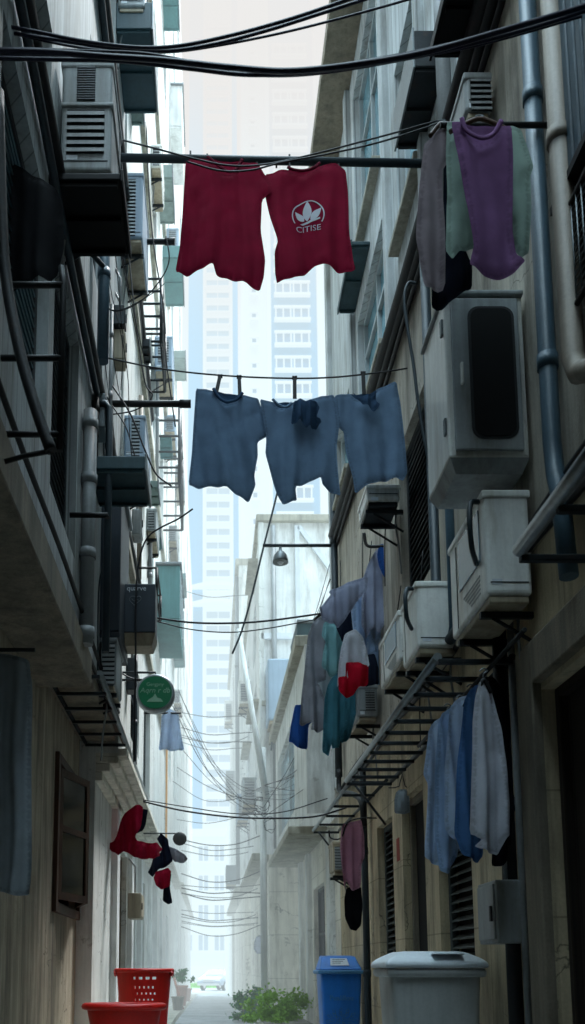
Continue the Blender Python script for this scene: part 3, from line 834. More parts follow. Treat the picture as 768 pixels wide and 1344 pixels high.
def ac_unit(label, Xw, nx, Y0, length, z0, h, dep, m='appliance_white', end_vent=None, panel=False, hose=False, fan=False, top_lip=True, under=None, group=None, gap=.06, name='air_conditioner'):
    """casing stands out from the wall Xw toward nx; near end faces -Y"""
    xa, xb = sorted((Xw + nx * gap, Xw + nx * (gap + dep)))
    xo = Xw + nx * (gap + dep)
    r = thing(name, label, 'air conditioner', ((xa + xb) / 2, Y0 + length / 2, z0), group)
    mb = MB(); mb.box(xa, xb, Y0, Y0 + length, z0 + .04, z0 + h, bev=.022, seg=3)
    if top_lip: mb.box(xa - .008, xb + .008, Y0 - .008, Y0 + length + .008, z0 + h - .035, z0 + h + .008, bev=.01)
    mb.build('casing', m, r)
    mb = MB(); mb.box(xa + .015, xb - .015, Y0 + .015, Y0 + length - .015, z0, z0 + .038, bev=.008)
    mb.build('base_tray', under or 'appliance_beige', r)
    for yb in (Y0 + length * .2, Y0 + length * .8):
        mb = MB()
        mb.box(min(Xw, xo), max(Xw, xo), yb - .015, yb + .015, z0 - .035, z0 - .003)
        mb.tube([(Xw, yb, z0 - dep * .7), (Xw + nx * dep * .9, yb, z0 - .03)], .011, 6)
        mb.build('bracket', 'metal_dark', r)
    if end_vent:
        u0, u1, v0, v1, n = end_vent
        x0, x1 = xa + (xb - xa) * u0, xa + (xb - xa) * u1; za, zb = z0 + h * v0, z0 + h * v1
        mb = MB(); mb.box(x0, x1, Y0 - .004, Y0 - .0005, za, zb)
        g = mb.build('vent', 'vent_dark', r)
        mb = MB(); slats(mb, x0, x1, Y0 - .005, za, zb, n)
        mb.build('slats', 'pipe_grey' if m != 'appliance_blue' else 'metal_grey', g)
    mb = MB(); mb.box(min(xo, xo + nx * .003), max(xo, xo + nx * .003), Y0 + length * .78, Y0 + length * .79, z0 + .06, z0 + h - .05); mb.box(xa + .02, xb - .02, Y0 - .003, Y0 - .0005, z0 + .1, z0 + .106); mb.build('seam', 'vent_dark', r)
    mb = MB(); mb.box(xa + (xb - xa) * .12, xa + (xb - xa) * .34, Y0 - .002, Y0 - .0004, z0 + h * .12 + .02, z0 + h * .12 + .05); mb.build('rating_plate', 'label_white', r)
    q_ = [(Xw + nx * .05, Y0 + length * .3, z0 + .01), (Xw + nx * .06, Y0 + length * .28, z0 - .12), (Xw + nx * .03, Y0 + length * .35, z0 - .3), (Xw + nx * .02, Y0 + length * .3, z0 - .55)]
    mb = MB(); mb.tube(spline(q_, 5), .008, 6); mb.build('drain_hose', 'pipe_grey', r)
    if panel:
        pa, pb, za, zb = Y0 + length * .12, Y0 + length * .7, z0 + h * .42, z0 + h * .9
        mb = MB(); mb.box(xo + nx * .0005, xo + nx * .006, pa, pb, za, zb, bev=.002)
        mb.build('side_panel', 'panel_blue', r)
        mb = MB()
        for i in range(5): mb.box(xo + nx * .001, xo + nx * .003, Y0 + length * .15, Y0 + length * (.6 - .05 * i), z0 + h * (.3 - .04 * i), z0 + h * (.315 - .04 * i))
        mb.build('lettering', 'appliance_grey', r)
    if fan:
        mb = MB(); yc, zc = Y0 + length * .5, z0 + h * .55; rr = min(length, h) * .38
        mb.lathe([(rr, 0), (rr, nx * .004)], (xo + nx * .0005, yc, zc), 28, 'X')
        g = mb.build('fan_opening', 'vent_dark', r)
        mb = MB()
        for k in range(1, 6): 
            q = rr * k / 5
            mb.tube([(xo + nx * .01, yc + q * math.cos(a * math.pi / 14), zc + q * math.sin(a * math.pi / 14)) for a in range(29)], .004, 5, caps=False)
        for k in range(8):
            a = k * math.pi / 4
            mb.tube([(xo + nx * .01, yc, zc), (xo + nx * .01, yc + rr * math.cos(a), zc + rr * math.sin(a))], .004, 5)
        mb.build('fan_guard', 'pipe_grey', g)
    if hose:
        yc = Y0 + .07
        pts = [(xo + nx * .01, yc - .02, z0 + h * .95), (xo + nx * .06, yc - .06, z0 + h * .9), (xo + nx * .075, yc - .08, z0 + h * .72), (xo + nx * .06, yc - .05, z0 + h * .5), (xo + nx * .01, yc + .05, z0 + h * .43)]
        mb = MB(); mb.tube(spline(pts, 6), .014, 8); mb.build('hose', 'pipe_dark', r)
    return r

def canopy(label, Xw, nx, Y0, Y1, zw, out, zo, m, name='canopy', th=.03, side=True):
    """sloped sheet from the wall (zw) to its outer edge (zo)"""
    r = thing(name, label, 'canopy', (Xw + nx * out / 2, (Y0 + Y1) / 2, zo))
    xo = Xw + nx * out
    mb = MB(); mb.hexa([(Xw, Y0, zw), (xo, Y0, zo), (xo, Y1, zo), (Xw, Y1, zw)], [(Xw, Y0, zw + th), (xo, Y0, zo + th), (xo, Y1, zo + th), (Xw, Y1, zw + th)])
    mb.build('sheet', m, r)
    mb = MB(); mb.box(min(xo, xo - nx * .02), max(xo, xo - nx * .02), Y0 - .005, Y1 + .005, zo - .05, zo + th + .004, bev=.005)
    mb.build('front_lip', 'metal_grey', r)
    for y in (Y0 + .06, (Y0 + Y1) / 2, Y1 - .06):
        mb = MB(); mb.tube([(Xw, y, zw - .25), (xo - nx * .03, y, zo - .012)], .012, 6); mb.build('stay', 'metal_dark', r)
    return r

def bay(label, Xw, nx, Y0, Y1, z0, z1, out, m, name='window_bay', win=None, slat_under=False, cat='bay'):
    r = thing(name, label, cat, (Xw + nx * out / 2, (Y0 + Y1) / 2, z0))
    xa, xb = sorted((Xw, Xw + nx * out))
    mb = MB(); mb.box(xa, xb, Y0, Y1, z0, z1, bev=.012); mb.build('body', m, r)
    mb = MB(); mb.box(xa, xb + nx * .0 + (.03 if nx > 0 else 0), Y0 - .03, Y1 + .03, z1 + .002, z1 + .05, bev=.01); mb.build('top_slab', 'metal_grey', r)
    mb = MB(); mb.box(xa, xb, Y0 + .01, Y1 - .01, z0 - .05, z0 - .002, bev=.01)
    if slat_under:
        for i in range(6): 
            y = Y0 + (i + .5) * (Y1 - Y0) / 6
            mb.box(xa, xb, y - .03, y + .03, z0 - .075, z0 - .052)
    mb.build('base_slab', 'appliance_beige' if slat_under else m, r)
    if win:
        xo = Xw + nx * out
        mb = MB()
        n = 3
        for i in range(n + 1):
            y = Y0 + .05 + (Y1 - Y0 - .1) * i / n
            mb.box(min(xo, xo + nx * .02), max(xo, xo + nx * .02), y - .02, y + .02, z0 + .1, z1 - .08)
        g = mb.build('window', 'window_white', r)
        mb = MB(); mb.box(min(xo + nx * .001, xo + nx * .008), max(xo + nx * .001, xo + nx * .008), Y0 + .08, Y1 - .08, z0 + .12, z1 - .1); mb.build('pane', win, g)
    return r

def pipe(label, pts, r, m, name='drainpipe', cat='pipe', collars=None, seg=12, smooth=0, group=None):
    o = thing(name, label, cat, Vector(pts[-1]))
    if group: o['group'] = group
    mb = MB(); mb.tube(spline(pts, smooth) if smooth else pts, r, seg); mb.build('tube', m, o)
    if collars:
        pts = [Vector(p) for p in pts]
        for f in collars:
            d = pts[1] - pts[0]
            p = pts[0] + d * f; t = d.normalized()
            mb = MB(); mb.tube([p - t * .035, p + t * .035], r * 1.16, seg); mb.build('collar', m, o)
    return o

def strip(label, pts, r, m, name, cat, group=None, seg=6, n=8):
    mb = MB(); mb.tube(spline(pts, n), r, seg)
    return tag(mb.build(name, m), label, cat, group)

def meter(label, Xw, nx, Y0, Y1, z0, z1, dep, m='appliance_grey', name='meter_box'):
    r = thing(name, label, 'meter box', (Xw + nx * dep / 2, (Y0 + Y1) / 2, z0))
    xa, xb = sorted((Xw, Xw + nx * dep))
    mb = MB(); mb.box(xa, xb, Y0, Y1, z0, z1, bev=.008); mb.build('body', m, r)
    xo = Xw + nx * dep
    mb = MB(); mb.box(min(xo, xo + nx * .01) + .0005 * nx, max(xo, xo + nx * .01) + .0005 * nx, Y0 + .02, Y1 - .02, z0 + .02, z1 - .02, bev=.004); d = mb.build('door', m, r)
    mb = MB(); mb.box(min(xo + nx * .011, xo + nx * .022), max(xo + nx * .011, xo + nx * .022), Y0 + .04, Y0 + .06, (z0 + z1) / 2 - .05, (z0 + z1) / 2 + .03); mb.build('handle', 'metal_dark', d)
    mb = MB(); mb.tube([((xa + xb) / 2, Y0 + .1, z1), ((xa + xb) / 2, Y0 + .1, z1 + .35), (Xw, Y0 + .1, z1 + .45)], .012, 6); mb.build('conduit', 'pipe_grey', r)
    return r
# ---- right wall air conditioners and cabinet
r = thing('equipment_cabinet', 'big white metal cabinet with tall black rounded window high on the right wall', 'cabinet', (1.43, 4.6, 3.6))
q = P(590, 600, X=1.22); cy0, cz0 = q.y, q.z
ct = P(590, 390, Y=cy0).z
mb = MB(); mb.box(1.22, 1.63, cy0, cy0 + .44, cz0, ct, bev=.012); mb.build('casing', 'appliance_white', r)
mb = MB(); mb.box(1.205, 1.635, cy0 - .02, cy0 + .46, ct + .002, ct + .03, bev=.008); mb.build('top_plate', 'appliance_grey', r)
mb = MB(); mb.hexa([(1.26, cy0 + .04, cz0 - .07), (1.6, cy0 + .04, cz0 - .07), (1.6, cy0 + .40, cz0 - .07), (1.26, cy0 + .40, cz0 - .07)], [(1.225, cy0, cz0 - .002), (1.63, cy0, cz0 - .002), (1.63, cy0 + .44, cz0 - .002), (1.225, cy0 + .44, cz0 - .002)]); mb.build('base_tray', 'appliance_grey', r)
mb = MB(); mb.box(1.25, 1.6, cy0 - .02, cy0 - .001, cz0 + .03, ct - .02, bev=.006); d = mb.build('door', 'appliance_grey', r)
def rrect(x0, x1, z0, z1, rad, n=6):
    o = []
    for cx_, cz_, a0 in ((x1 - rad, z1 - rad, 0), (x0 + rad, z1 - rad, 90), (x0 + rad, z0 + rad, 180), (x1 - rad, z0 + rad, 270)):
        for k in range(n + 1):
            a = R(a0 + 90 * k / n); o.append((cx_ + rad * math.cos(a), cz_ + rad * math.sin(a)))
    return o
ww = (1.335, 1.575, cz0 + .09, ct - .07)
mb = MB(); mb.prism(rrect(*ww, .06), 'Y', cy0 - .024, cy0 - .0205); mb.build('gasket', 'skin_gasket', d)
mb = MB(); mb.prism(rrect(ww[0] + .014, ww[1] - .014, ww[2] + .014, ww[3] - .014, .05), 'Y', cy0 - .027, cy0 - .0245); mb.build('window_pane', 'panel_black', d)
mb = MB(); mb.box(1.285, 1.3, cy0 - .045, cy0 - .021, cz0 + .38, cz0 + .5, bev=.005); mb.build('handle', 'appliance_white', d)
for zz in (cz0 + .14, ct - .2):
    mb = MB(); mb.box(1.207, 1.2195, cy0 + .02, cy0 + .05, zz, zz + .09, bev=.003); mb.build('hinge', 'metal_grey', r)

def right_ac(label, px_near, y_top, y_bot, Xo, length, Xw=XR, **kw):
    q = P(px_near, y_bot, X=Xo)
    return ac_unit(label, Xw, -1, q.y, length, q.z, P(px_near, y_top, Y=q.y).z - q.z, Xw - Xo - .04, gap=.04, **kw)
right_ac('boxy white air conditioner with hose loop right under the tall cabinet', 640, 645, 790, 1.38, .66, panel=True, hose=True)
right_ac('white air conditioner with hose loop between dark conduits and lower unit', 549, 764, 857, 1.35, .46, hose=True)
right_ac('white air conditioner with blue side panel hanging above the long rack', 525, 802, 873, 1.35, .72, panel=True)
right_ac('grey white air conditioner with slatted end below the white and red cloth', 470, 899, 946, 1.417, .67, m='appliance_grey', end_vent=(.4, .85, .3, .85, 8))
right_ac('white air conditioner with dark bottom grille just above the drying clothes', 482, 637, 663, 1.33, .43, under='vent_dark')
right_ac('white slatted air conditioner below the black canopy at upper right', 612, 97, 152, 1.46, .4, m='appliance_grey', end_vent=(.2, .98, .1, .9, 6))
right_ac('small beige air conditioner behind the pink striped cloth', 438, 1105, 1148, 1.44, .4, m='appliance_beige', end_vent=(.1, .9, .15, .85, 8))
# distant box
r = thing('wall_tank', 'pale blue metal tank box fixed on the grey house end wall', 'tank', (1.4, 16.6, 4.8))
q0, q1 = P(352, 945, Y=16.3), P(400, 864, Y=16.3)
mb = MB(); mb.box(q0.x, q1.x + .1, 16.3, 16.98, q0.z, q1.z, bev=.03); mb.build('casing', 'appliance_blue', r)
mb = MB(); mb.box(q0.x + .03, q1.x + .07, 16.33, 16.96, q0.z - .06, q0.z - .003); mb.build('base_tray', 'appliance_beige', r)
for xx in (q0.x + .1, q1.x): 
    mb = MB(); mb.tube([(xx, 16.99, q0.z - .4), (xx, 16.4, q0.z - .065)], .02, 6); mb.build('bracket', 'metal_grey', r)
q = P(315, 1150, X=.8)
ac_unit('dark weathered air conditioner on the distant white building', .85, -1, 26.5, .9, 3.35, .6, .3, m='metal_grey', fan=True)

for i, (yy_, zz_, hh_, lab) in enumerate(((18.6, 4.3, .6, 'pale air conditioner low on the side of the grey house'), (20.8, 7.1, .6, 'pale air conditioner high on the side of the grey house'), (22.5, 4.6, .7, 'farther grey air conditioner on the side of the grey house'), (29.0, 6.5, .8, 'air conditioner midway up the distant white building'), (31.5, 9.6, .8, 'air conditioner near the roof of the distant white building'))):
    xw_ = 1.0 if yy_ < 25 else .85
    ac_unit(lab, xw_, -1, yy_, .9, zz_, hh_, .28, m=('appliance_grey', 'appliance_white', 'appliance_blue')[i % 3], end_vent=(.15, .85, .15, .85, 7), gap=.03)
pipe('long pale downpipe on the near corner of the distant white building', [(.8, 25.4, 12.3), (.8, 25.4, 3.3)], .06, 'pipe_grey', collars=(.3, .7))
# ---- left wall units
q = P(145, 232, X=-.52); ya = P(70, 232, X=-.86).y
Yn = 4.72
zb, zt = P(110, 232, Y=Yn).z, P(110, 82, Y=Yn).z
xo = P(146, 200, Y=Yn).x
ac_unit('large grey boxed air conditioner with louvred lower front at upper left', XL, 1, Yn, .52, zb, zt - zb, xo - XL - .03, m='appliance_grey', end_vent=(.12, .86, .2, .58, 6), gap=.03)
a = bpy.data.objects['air_conditioner.008'] if 'air_conditioner.008' in bpy.data.objects else None
last = [o for o in bpy.data.objects if o.type == 'EMPTY' and o.name.startswith('air_conditioner')][-1]
mb = MB(); x0, x1 = XL + .12, xo - .1
za, zz = zb + (zt - zb) * .66, zb + (zt - zb) * .96
mb.box(x0 - .0, x1 + .0, Yn - .004, Yn - .001, za, zz); g = mb.build('vent', 'vent_dark', last)
mb = MB(); slats(mb, x0, x1, Yn - .005, za, zz, 14, dep=.008); mb.build('slats', 'metal_dark', g)
mb = MB(); mb.box(XL + .03, xo + .01, Yn - .015, Yn + .51, zb + (zt - zb) * .60, zb + (zt - zb) * .63, bev=.006); mb.build('seam', 'appliance_grey', last)

def flat_canopy(label, Xw, px_wall, y_near, y_far, px_out, m, th=.05, name='canopy', box=0.0):
    """slab on the wall whose underside runs from photo row y_near to y_far"""
    nx = -1 if Xw > 0 else 1
    q = P(px_wall, y_near, X=Xw); yf = P((px_wall + px_out) / 2, y_far, Z=q.z).y
    xo = P(px_out, y_near, Y=q.y).x
    r = thing(name, label, 'canopy', ((Xw + xo) / 2, (q.y + yf) / 2, q.z))
    xa, xb = sorted((Xw, xo))
    mb = MB(); mb.box(xa, xb, q.y, yf, q.z + .006, q.z + th + box, bev=.008); mb.build('slab', m, r)
    mb = MB(); mb.box(min(xo, xo + nx * .015), max(xo, xo + nx * .015), q.y - .01, yf + .01, q.z - .012, q.z + th + box + .012, bev=.004); mb.build('front_lip', 'metal_grey' if box else m, r)
    n = max(2, int((yf - q.y) / .45))
    for i in range(n + 1):
        y = q.y + .03 + (yf - q.y - .06) * i / n
        mb = MB(); mb.box(xa + .01, xb - .02, y - .012, y + .012, q.z - .018, q.z + .004); mb.build('rib', m, r)
    return r
flat_canopy('black slab awning hanging under the large upper left air conditioner', XL, 63, 237, 336, 158, 'panel_black', name='awning')
def left_ac(label, px_wall, px_out, y_top, y_bot, length, m='appliance_blue', vent=(.15, .6, .1, .9, 14), under=None):
    q = P(px_wall, y_bot, X=XL); xo = P(px_out, y_bot, Y=q.y).x
    return ac_unit(label, XL, 1, q.y, length, q.z, P(px_wall, y_top, Y=q.y).z - q.z, xo - XL - .02, m=m, end_vent=vent, gap=.02, under=under)
left_ac('pale blue air conditioner with tall grille and slatted beige underside at left', 157, 187, 228, 317, .85, vent=(.25, .65, .08, .92, 16))
left_ac('slatted grey air conditioner cut by the top edge over the teal awning', 152, 190, -40, 13, .3, m='appliance_grey', vent=(.1, .75, .3, .95, 8))
left_ac('bluish white air conditioner above the dark canopy on the left wall', 160, 190, 546, 606, .9, vent=(.35, .75, .05, .95, 12))
left_ac('distant blue air conditioner with beige underside behind the wire balcony guard', 201, 226, 442, 489, .8, vent=(.2, .8, .3, .9, 8))
left_ac('small dark air conditioner on the left between rack and green sign', 128, 152, 838, 905, .5, m='metal_grey', vent=(.1, .9, .1, .9, 9))
flat_canopy('big dark teal canopy slab beneath the top left air conditioner', XL, 152, 38, 149, 199, 'teal_dark', box=.25)
flat_canopy('teal canopy slab against the sky at the top left', XL, 209, -60, 41, 232, 'teal', box=.2)
flat_canopy('grey green canopy slab left of the first red shirt', XL, 205, 233, 294, 226, 'teal_grey', box=.2)
flat_canopy('pale teal canopy slab at the left hem of the first red shirt', XL, 212, 338, 402, 239, 'teal', box=.2)
flat_canopy('small teal canopy slab inside the lower wire balcony guard', XL, 208, 574, 602, 224, 'teal')
flat_canopy('narrow teal canopy slab above the round green sign', XL, 222, 836, 876, 239, 'teal', box=.2)
def left_bay(label, pxr, ytop, ybot, out, m, length, **kw):
    Xo = XL + out
    q = P(pxr, ybot, X=Xo)
    return bay(label, XL, 1, q.y, q.y + length, q.z, P(pxr, ytop, Y=q.y).z, out, m, **kw)
left_bay('tall teal window bay with white louvres behind the black sign box', 236, 742, 812, .42, 'teal', 1.8, name='window_box', win='louver_glass')
left_bay('pale window box with flat roof high on the far left building', 239, 112, 165, .3, 'plaster_grey', 1.5, name='window_box')
flat_canopy('dark metal canopy over the tall black box on the left', XL, 118, 616, 664, 190, 'teal_dark', box=.06)
bay('tall black metal box beside the grey drainpipe on the left', XL, 1, 7.15, 7.9, P(140, 828, Y=7.15).z, P(140, 640, Y=7.15).z, P(158, 760, Y=7.15).x - XL, 'sign_box', name='switch_box', cat='box')
# more units far along the left facades
for i, (pw, po, yt, yb_, ln, lab) in enumerate(((190, 205, 668, 700, .8, 'small grey air conditioner low on the pale left facade above the sign box'), (214, 230, 545, 568, 1.0, 'distant air conditioner just above the lower wire balcony guard'), (196, 212, 190, 222, .8, 'pale air conditioner high on the left facade beside the maroon shirt'), (219, 232, 690, 712, 1.2, 'small distant air conditioner over the tall teal window bay'), (217, 234, 300, 326, 1.0, 'distant air conditioner between two teal canopy slabs'), (226, 238, 905, 925, 1.2, 'distant air conditioner behind the pale blue cloth'), (228, 241, 610, 628, 1.4, 'farthest air conditioner left of the blue shirts'))):
    left_ac(lab, pw, po, yt, yb_, ln, m=('appliance_grey', 'appliance_blue', 'appliance_white')[i % 3], vent=(.2, .8, .15, .9, 7), under='appliance_beige')
flat_canopy('grey canopy slab over the small grey air conditioner on the left facade', XL, 185, 640, 664, 207, 'teal_grey', box=.05)
flat_canopy('teal canopy slab far down the left facade near the shutter', XL, 226, 760, 785, 243, 'teal', box=.1)
flat_canopy('grey green canopy slab high on the far left building', XL, 226, 470, 500, 243, 'teal_grey', box=.15)
# small boxes, hoods and conduits on the left facade
for i, (px, py, w_, h_, m, lab) in enumerate(((122, 560, .22, .28, 'metal_grey', 'grey junction box above the dark canopy on the left wall'), (150, 470, .2, .3, 'appliance_beige', 'beige junction box between the left wall wires'), (172, 700, .25, .3, 'appliance_grey', 'pale junction box over the black sign box'), (164, 905, .2, .35, 'metal_dark', 'dark meter case left of the round green sign'), (150, 425, .16, .2, 'metal_dark', 'small dark junction box over the beige one on the left wall'))):
    q = P(px, py, X=XL + .01)
    xw = XL if q.y < 8.6 else -.88
    meter(lab, xw, 1, q.y, q.y + w_, q.z, q.z + h_, .1, m, name='junction_box')
for i, (px, ya, yb, r_, m, lab) in enumerate(((127, 520, 600, .02, 'metal_black', 'thin black conduit just left of the dark canopy'), (147, 400, 600, .016, 'pipe_grey', 'thin pale conduit running down the boarded left wall'), (183, 520, 760, .03, 'pipe_beige', 'beige downpipe on the pale second left building'), (196, 660, 820, .03, 'pipe_grey', 'pale grey downpipe right of the black sign box'), (176, 860, 1010, .025, 'pipe_dark', 'dark downpipe behind the round green sign'), (206, 420, 640, .03, 'pipe_grey', 'pale downpipe along the balcony guards'))):
    q = P(px, ya, X=XL + .04); xw = (XL if q.y < 8.6 else -.88) + .04
    pipe(lab, [(xw, q.y, q.z), (xw, q.y, P(px, yb, Y=q.y).z)], r_, m, collars=(.2, .6))
for i, (pw, po, yn, yf, m, lab) in enumerate(((178, 196, 455, 478, 'metal_dark', 'dark hood slab between the two wire balcony guards'), (196, 210, 700, 722, 'teal', 'teal hood slab left of the tall window bay'), (168, 186, 130, 165, 'teal_grey', 'grey green slab under the big dark teal canopy'))):
    flat_canopy(lab, XL, pw, yn, yf, po, m, box=.06)
# sign box
Ys = 7.55
x0, x1 = P(160, 800, Y=Ys).x, P(204, 800, Y=Ys).x
z0, z1 = P(180, 830, Y=Ys).z, P(180, 766, Y=Ys).z
r = thing('sign_box', 'black box sign with white word and faint heart emblem on the left wall', 'sign', ((x0 + x1) / 2, Ys + .2, z0))
mb = MB(); mb.box(x0, x1, Ys, Ys + .3, z0, z1, bev=.008); mb.build('body', 'sign_box', r)
mb = MB(); mb.hexa([(x0 + .03, Ys + .05, z0 - .1), (x1 - .03, Ys + .05, z0 - .1), (x1 - .03, Ys + .27, z0 - .1), (x0 + .03, Ys + .27, z0 - .1)], [(x0 - .05, Ys, z0 - .003), (x1, Ys, z0 - .003), (x1, Ys + .3, z0 - .003), (x0 - .05, Ys + .3, z0 - .003)]); mb.build('base_tray', 'appliance_beige', r)
mb = MB(); mb.tube([(XL, Ys + .2, z1 - .1), (x0 + .01, Ys + .2, z1 - .1)], .02, 8); mb.build('bracket', 'metal_dark', r)
text_mesh('quarve', .062, 'lettering', 'sign_white', r, Matrix.Translation(((x0 + x1) / 2 - .02, Ys - .003, z1 - .045)) @ FACE_CAM)
mb = MB(); xm, zm = (x0 + x1) / 2 - .03, z1 - .15
hp = []
for k in range(25):
    t = 2 * math.pi * k / 24
    hp.append((xm + .0032 * 16 * math.sin(t) ** 3 + .01 * math.cos(t), Ys - .003, zm + .003 * (13 * math.cos(t) - 5 * math.cos(2 * t) - 2 * math.cos(3 * t) - math.cos(4 * t))))
mb.tube(hp, .0022, 5, caps=False)
mb.tube([(xm - .03, Ys - .003, zm + .01), (xm - .01, Ys - .003, zm - .01), (xm + .01, Ys - .003, zm + .012), (xm + .028, Ys - .003, zm - .004)], .002, 5)
mb.build('emblem', 'metal_grey', r)
# round sign
Yr = 8.9
c = P(204, 911, Y=Yr); rad = 25.5 * (Yr * math.cos(PITCH) + (c.z - 1) * math.sin(PITCH)) / FPX
r = thing('round_sign', 'round green sign with pale rim hanging from the left wall', 'sign', (c.x, Yr, c.z - rad))
mb = MB(); mb.lathe([(rad * .93, -.05), (rad, -.035), (rad, .06), (rad * .95, .07)], (c.x, Yr, c.z), 48, 'Y'); mb.build('rim', 'galvanised', r)
mb = MB(); mb.lathe([(rad * .86, -.058), (rad * .86, -.0505)], (c.x, Yr, c.z), 48, 'Y'); f = mb.build('face', 'sign_green', r)
text_mesh('Gergpny', .05, 'lettering', 'sign_mark', f, Matrix.Translation((c.x, Yr - .06, c.z + rad * .42)) @ FACE_CAM)
text_mesh('Aqrn r dб'.replace('б', 'b'), .075, 'lettering', 'sign_mark', f, Matrix.Translation((c.x, Yr - .06, c.z + rad * .1)) @ FACE_CAM, shear=.2)
mb = MB(); s_ = rad
mb.prism([(c.x - .42 * s_, c.z - .5 * s_), (c.x + .42 * s_, c.z - .5 * s_), (c.x + .3 * s_, c.z - .34 * s_), (c.x + .12 * s_, c.z - .28 * s_), (c.x, c.z - .06 * s_), (c.x - .12 * s_, c.z - .26 * s_), (c.x - .3 * s_, c.z - .36 * s_)], 'Y', Yr - .061, Yr - .0585)
mb.build('emblem', 'sign_mark', f)
mb = MB(); mb.tube([(XL + .02, Yr, c.z + rad * .75), (c.x - rad * .6, Yr, c.z + rad * .75)], .014, 8); mb.tube([(XL + .02, Yr, c.z + rad * 1.15), (c.x, Yr, c.z + rad * 1.15), (c.x, Yr, c.z + rad * .97)], .012, 8); mb.build('bracket', 'metal_dark', r)

# ---- canopies on the right
flat_canopy('big black canopy cut by the top edge on the right', XR, 670, -60, 76, 600, 'panel_black')
flat_canopy('dark teal canopy at the hem of the logo shirt', XR, 486, 322, 411, 462, 'teal_dark')
flat_canopy('dark awning over the window left of the grey drainpipe', XR, 584, 88, 196, 545, 'metal_dark', box=.25)
r = bay('small dark green canopy box behind the hanging taupe robe', XR, -1, 13.1, 14.2, P(392, 856, Y=13.1).z, P(405, 818, Y=13.1).z, .34, 'teal_dark', name='window_box')

# ---- racks
def rack(label, Xi, Xo, Y0, Y1, z, n, name='wall_rack', rail=.024, mats=('galvanised', 'metal_dark'), brace=True):
    r = thing(name, label, 'rack', ((Xi + Xo) / 2, (Y0 + Y1) / 2, z))
    mb = MB(); mb.tube([(Xo, Y0, z), (Xo, Y1, z)], rail, 10); mb.build('outer_rail', mats[0], r)
    mb = MB(); mb.tube([(Xi, Y0, z), (Xi, Y1, z)], rail * .8, 8); mb.build('inner_rail', mats[1], r)
    for i in range(n + 1):
        y = Y0 + (Y1 - Y0) * i / n
        mb = MB(); mb.box(min(Xi, Xo), max(Xi, Xo), y - .016, y + .016, z - rail - .018, z - rail + .008, bev=.004); mb.build('slat', mats[1], r)
    if brace:
        for y in (Y0 + .1, Y1 - .1):
            mb = MB(); mb.tube([(Xi, y, z - .4), (Xo + (Xi - Xo) * .15, y, z - .03)], .012, 6); mb.build('brace', mats[1], r)
    return r
q0, q1 = P(575, 870, X=1.22), P(455, 1020, X=1.22)
RZ = (q0.z + q1.z) / 2
rack('long slatted metal rack on the right wall above the hanging blue shirts', 1.62, 1.22, q0.y, q1.y, RZ, 11, brace=False)
q = P(682, 722, X=1.2)
mb = None
rack('grey pipe rack end at the right edge below the beige drainpipe', 1.62, 1.2, 2.2, q.y, q.z, 3, rail=.03, brace=False)
q0, q1 = P(462, 1036, X=1.3), P(415, 1076, X=1.3)
rack('short slatted rack beside the pink striped cloth', 1.62, 1.3, q0.y, q1.y + .3, (q0.z + q1.z) / 2, 5, rail=.02)
q0, q1 = P(130, 893, X=-.81), P(195, 1048, X=-.81)
rack('long slatted metal rack on the left wall under the overhang', -1.2, -.81, q0.y + .05, q1.y, (q0.z + q1.z) / 2, 13, brace=False)
# pelmet boards on the rack tops (leftover lumber)
for i, (a, b_, xx) in enumerate(((7.2, 8.3, -1.05), (8.2, 9.6, -1.0), (7.6, 9.0, -.92))):
    z = (q0.z + q1.z) / 2 + .03 + i * .022
    mb = MB(); mb.box(xx - .07, xx + .07, a, b_, z, z + .018, bev=.003)
    tag(mb.build('plank', 'wood_brown' if i else 'concrete'), ['weathered grey plank lying on the left wall rack', 'dark brown plank lying farthest along the left wall rack', 'dark brown plank at the outer rail of the left wall rack'][i], 'plank')

# window guards on the left (bars)
def guard(label, Xw, out, Y0, Y1, z0, z1, nz, ny, r_=.012, m='metal_black', name='window_guard'):
    xo = Xw + out
    g = thing(name, label, 'guard', ((Xw + xo) / 2, (Y0 + Y1) / 2, z0))
    for y in (Y0, Y1):
        mb = MB(); mb.tube([(xo, y, z0), (xo, y, z1)], r_ * 1.3, 6); mb.build('post', m, g)
    for k in range(nz):
        z = z0 + (z1 - z0) * k / (nz - 1)
        mb = MB(); mb.tube([(Xw, Y0, z), (xo, Y0, z)], r_, 6); mb.tube([(xo, Y0, z), (xo, Y1, z)], r_, 6); mb.tube([(xo, Y1, z), (Xw, Y1, z)], r_, 6); mb.build('rail', m, g)
    for k in range(1, ny):
        y = Y0 + (Y1 - Y0) * k / ny
        mb = MB(); mb.tube([(xo, y, z0), (xo, y, z1)], r_ * .7, 6); mb.build('bar', m, g)
    return g
yg = 3.62
g = thing('window_guard', 'black bracket frame with three rails in front of the louvred window at the left edge', 'guard', (-.75, yg, P(80, 590, Y=yg).z))
xg = P(81, 470, Y=yg).x
mb = MB(); mb.tube([(xg, yg, P(80, 592, Y=yg).z), (xg, yg, P(80, 372, Y=yg).z), (xg - .012, yg, P(76, 350, Y=yg).z)], .014, 8); mb.build('post', 'metal_black', g)
for yy_ in (374, 470, 570):
    mb = MB(); mb.tube([(XL - .01, yg, P(80, yy_, Y=yg).z), (xg, yg, P(80, yy_, Y=yg).z)], .014, 8); mb.build('rail', 'metal_black', g)
q = P(214, 366, X=-.58); q2 = P(215, 470, X=-.58)
guard('thin rusty balcony guard at middle left below the beige slatted box', XL, .3, q.y, q.y + 1.0, q2.z, q.z, 6, 3, r_=.016, m='metal_dark', name='balcony_guard')
q = P(238, 545, X=-.5); q2 = P(238, 654, X=-.5)
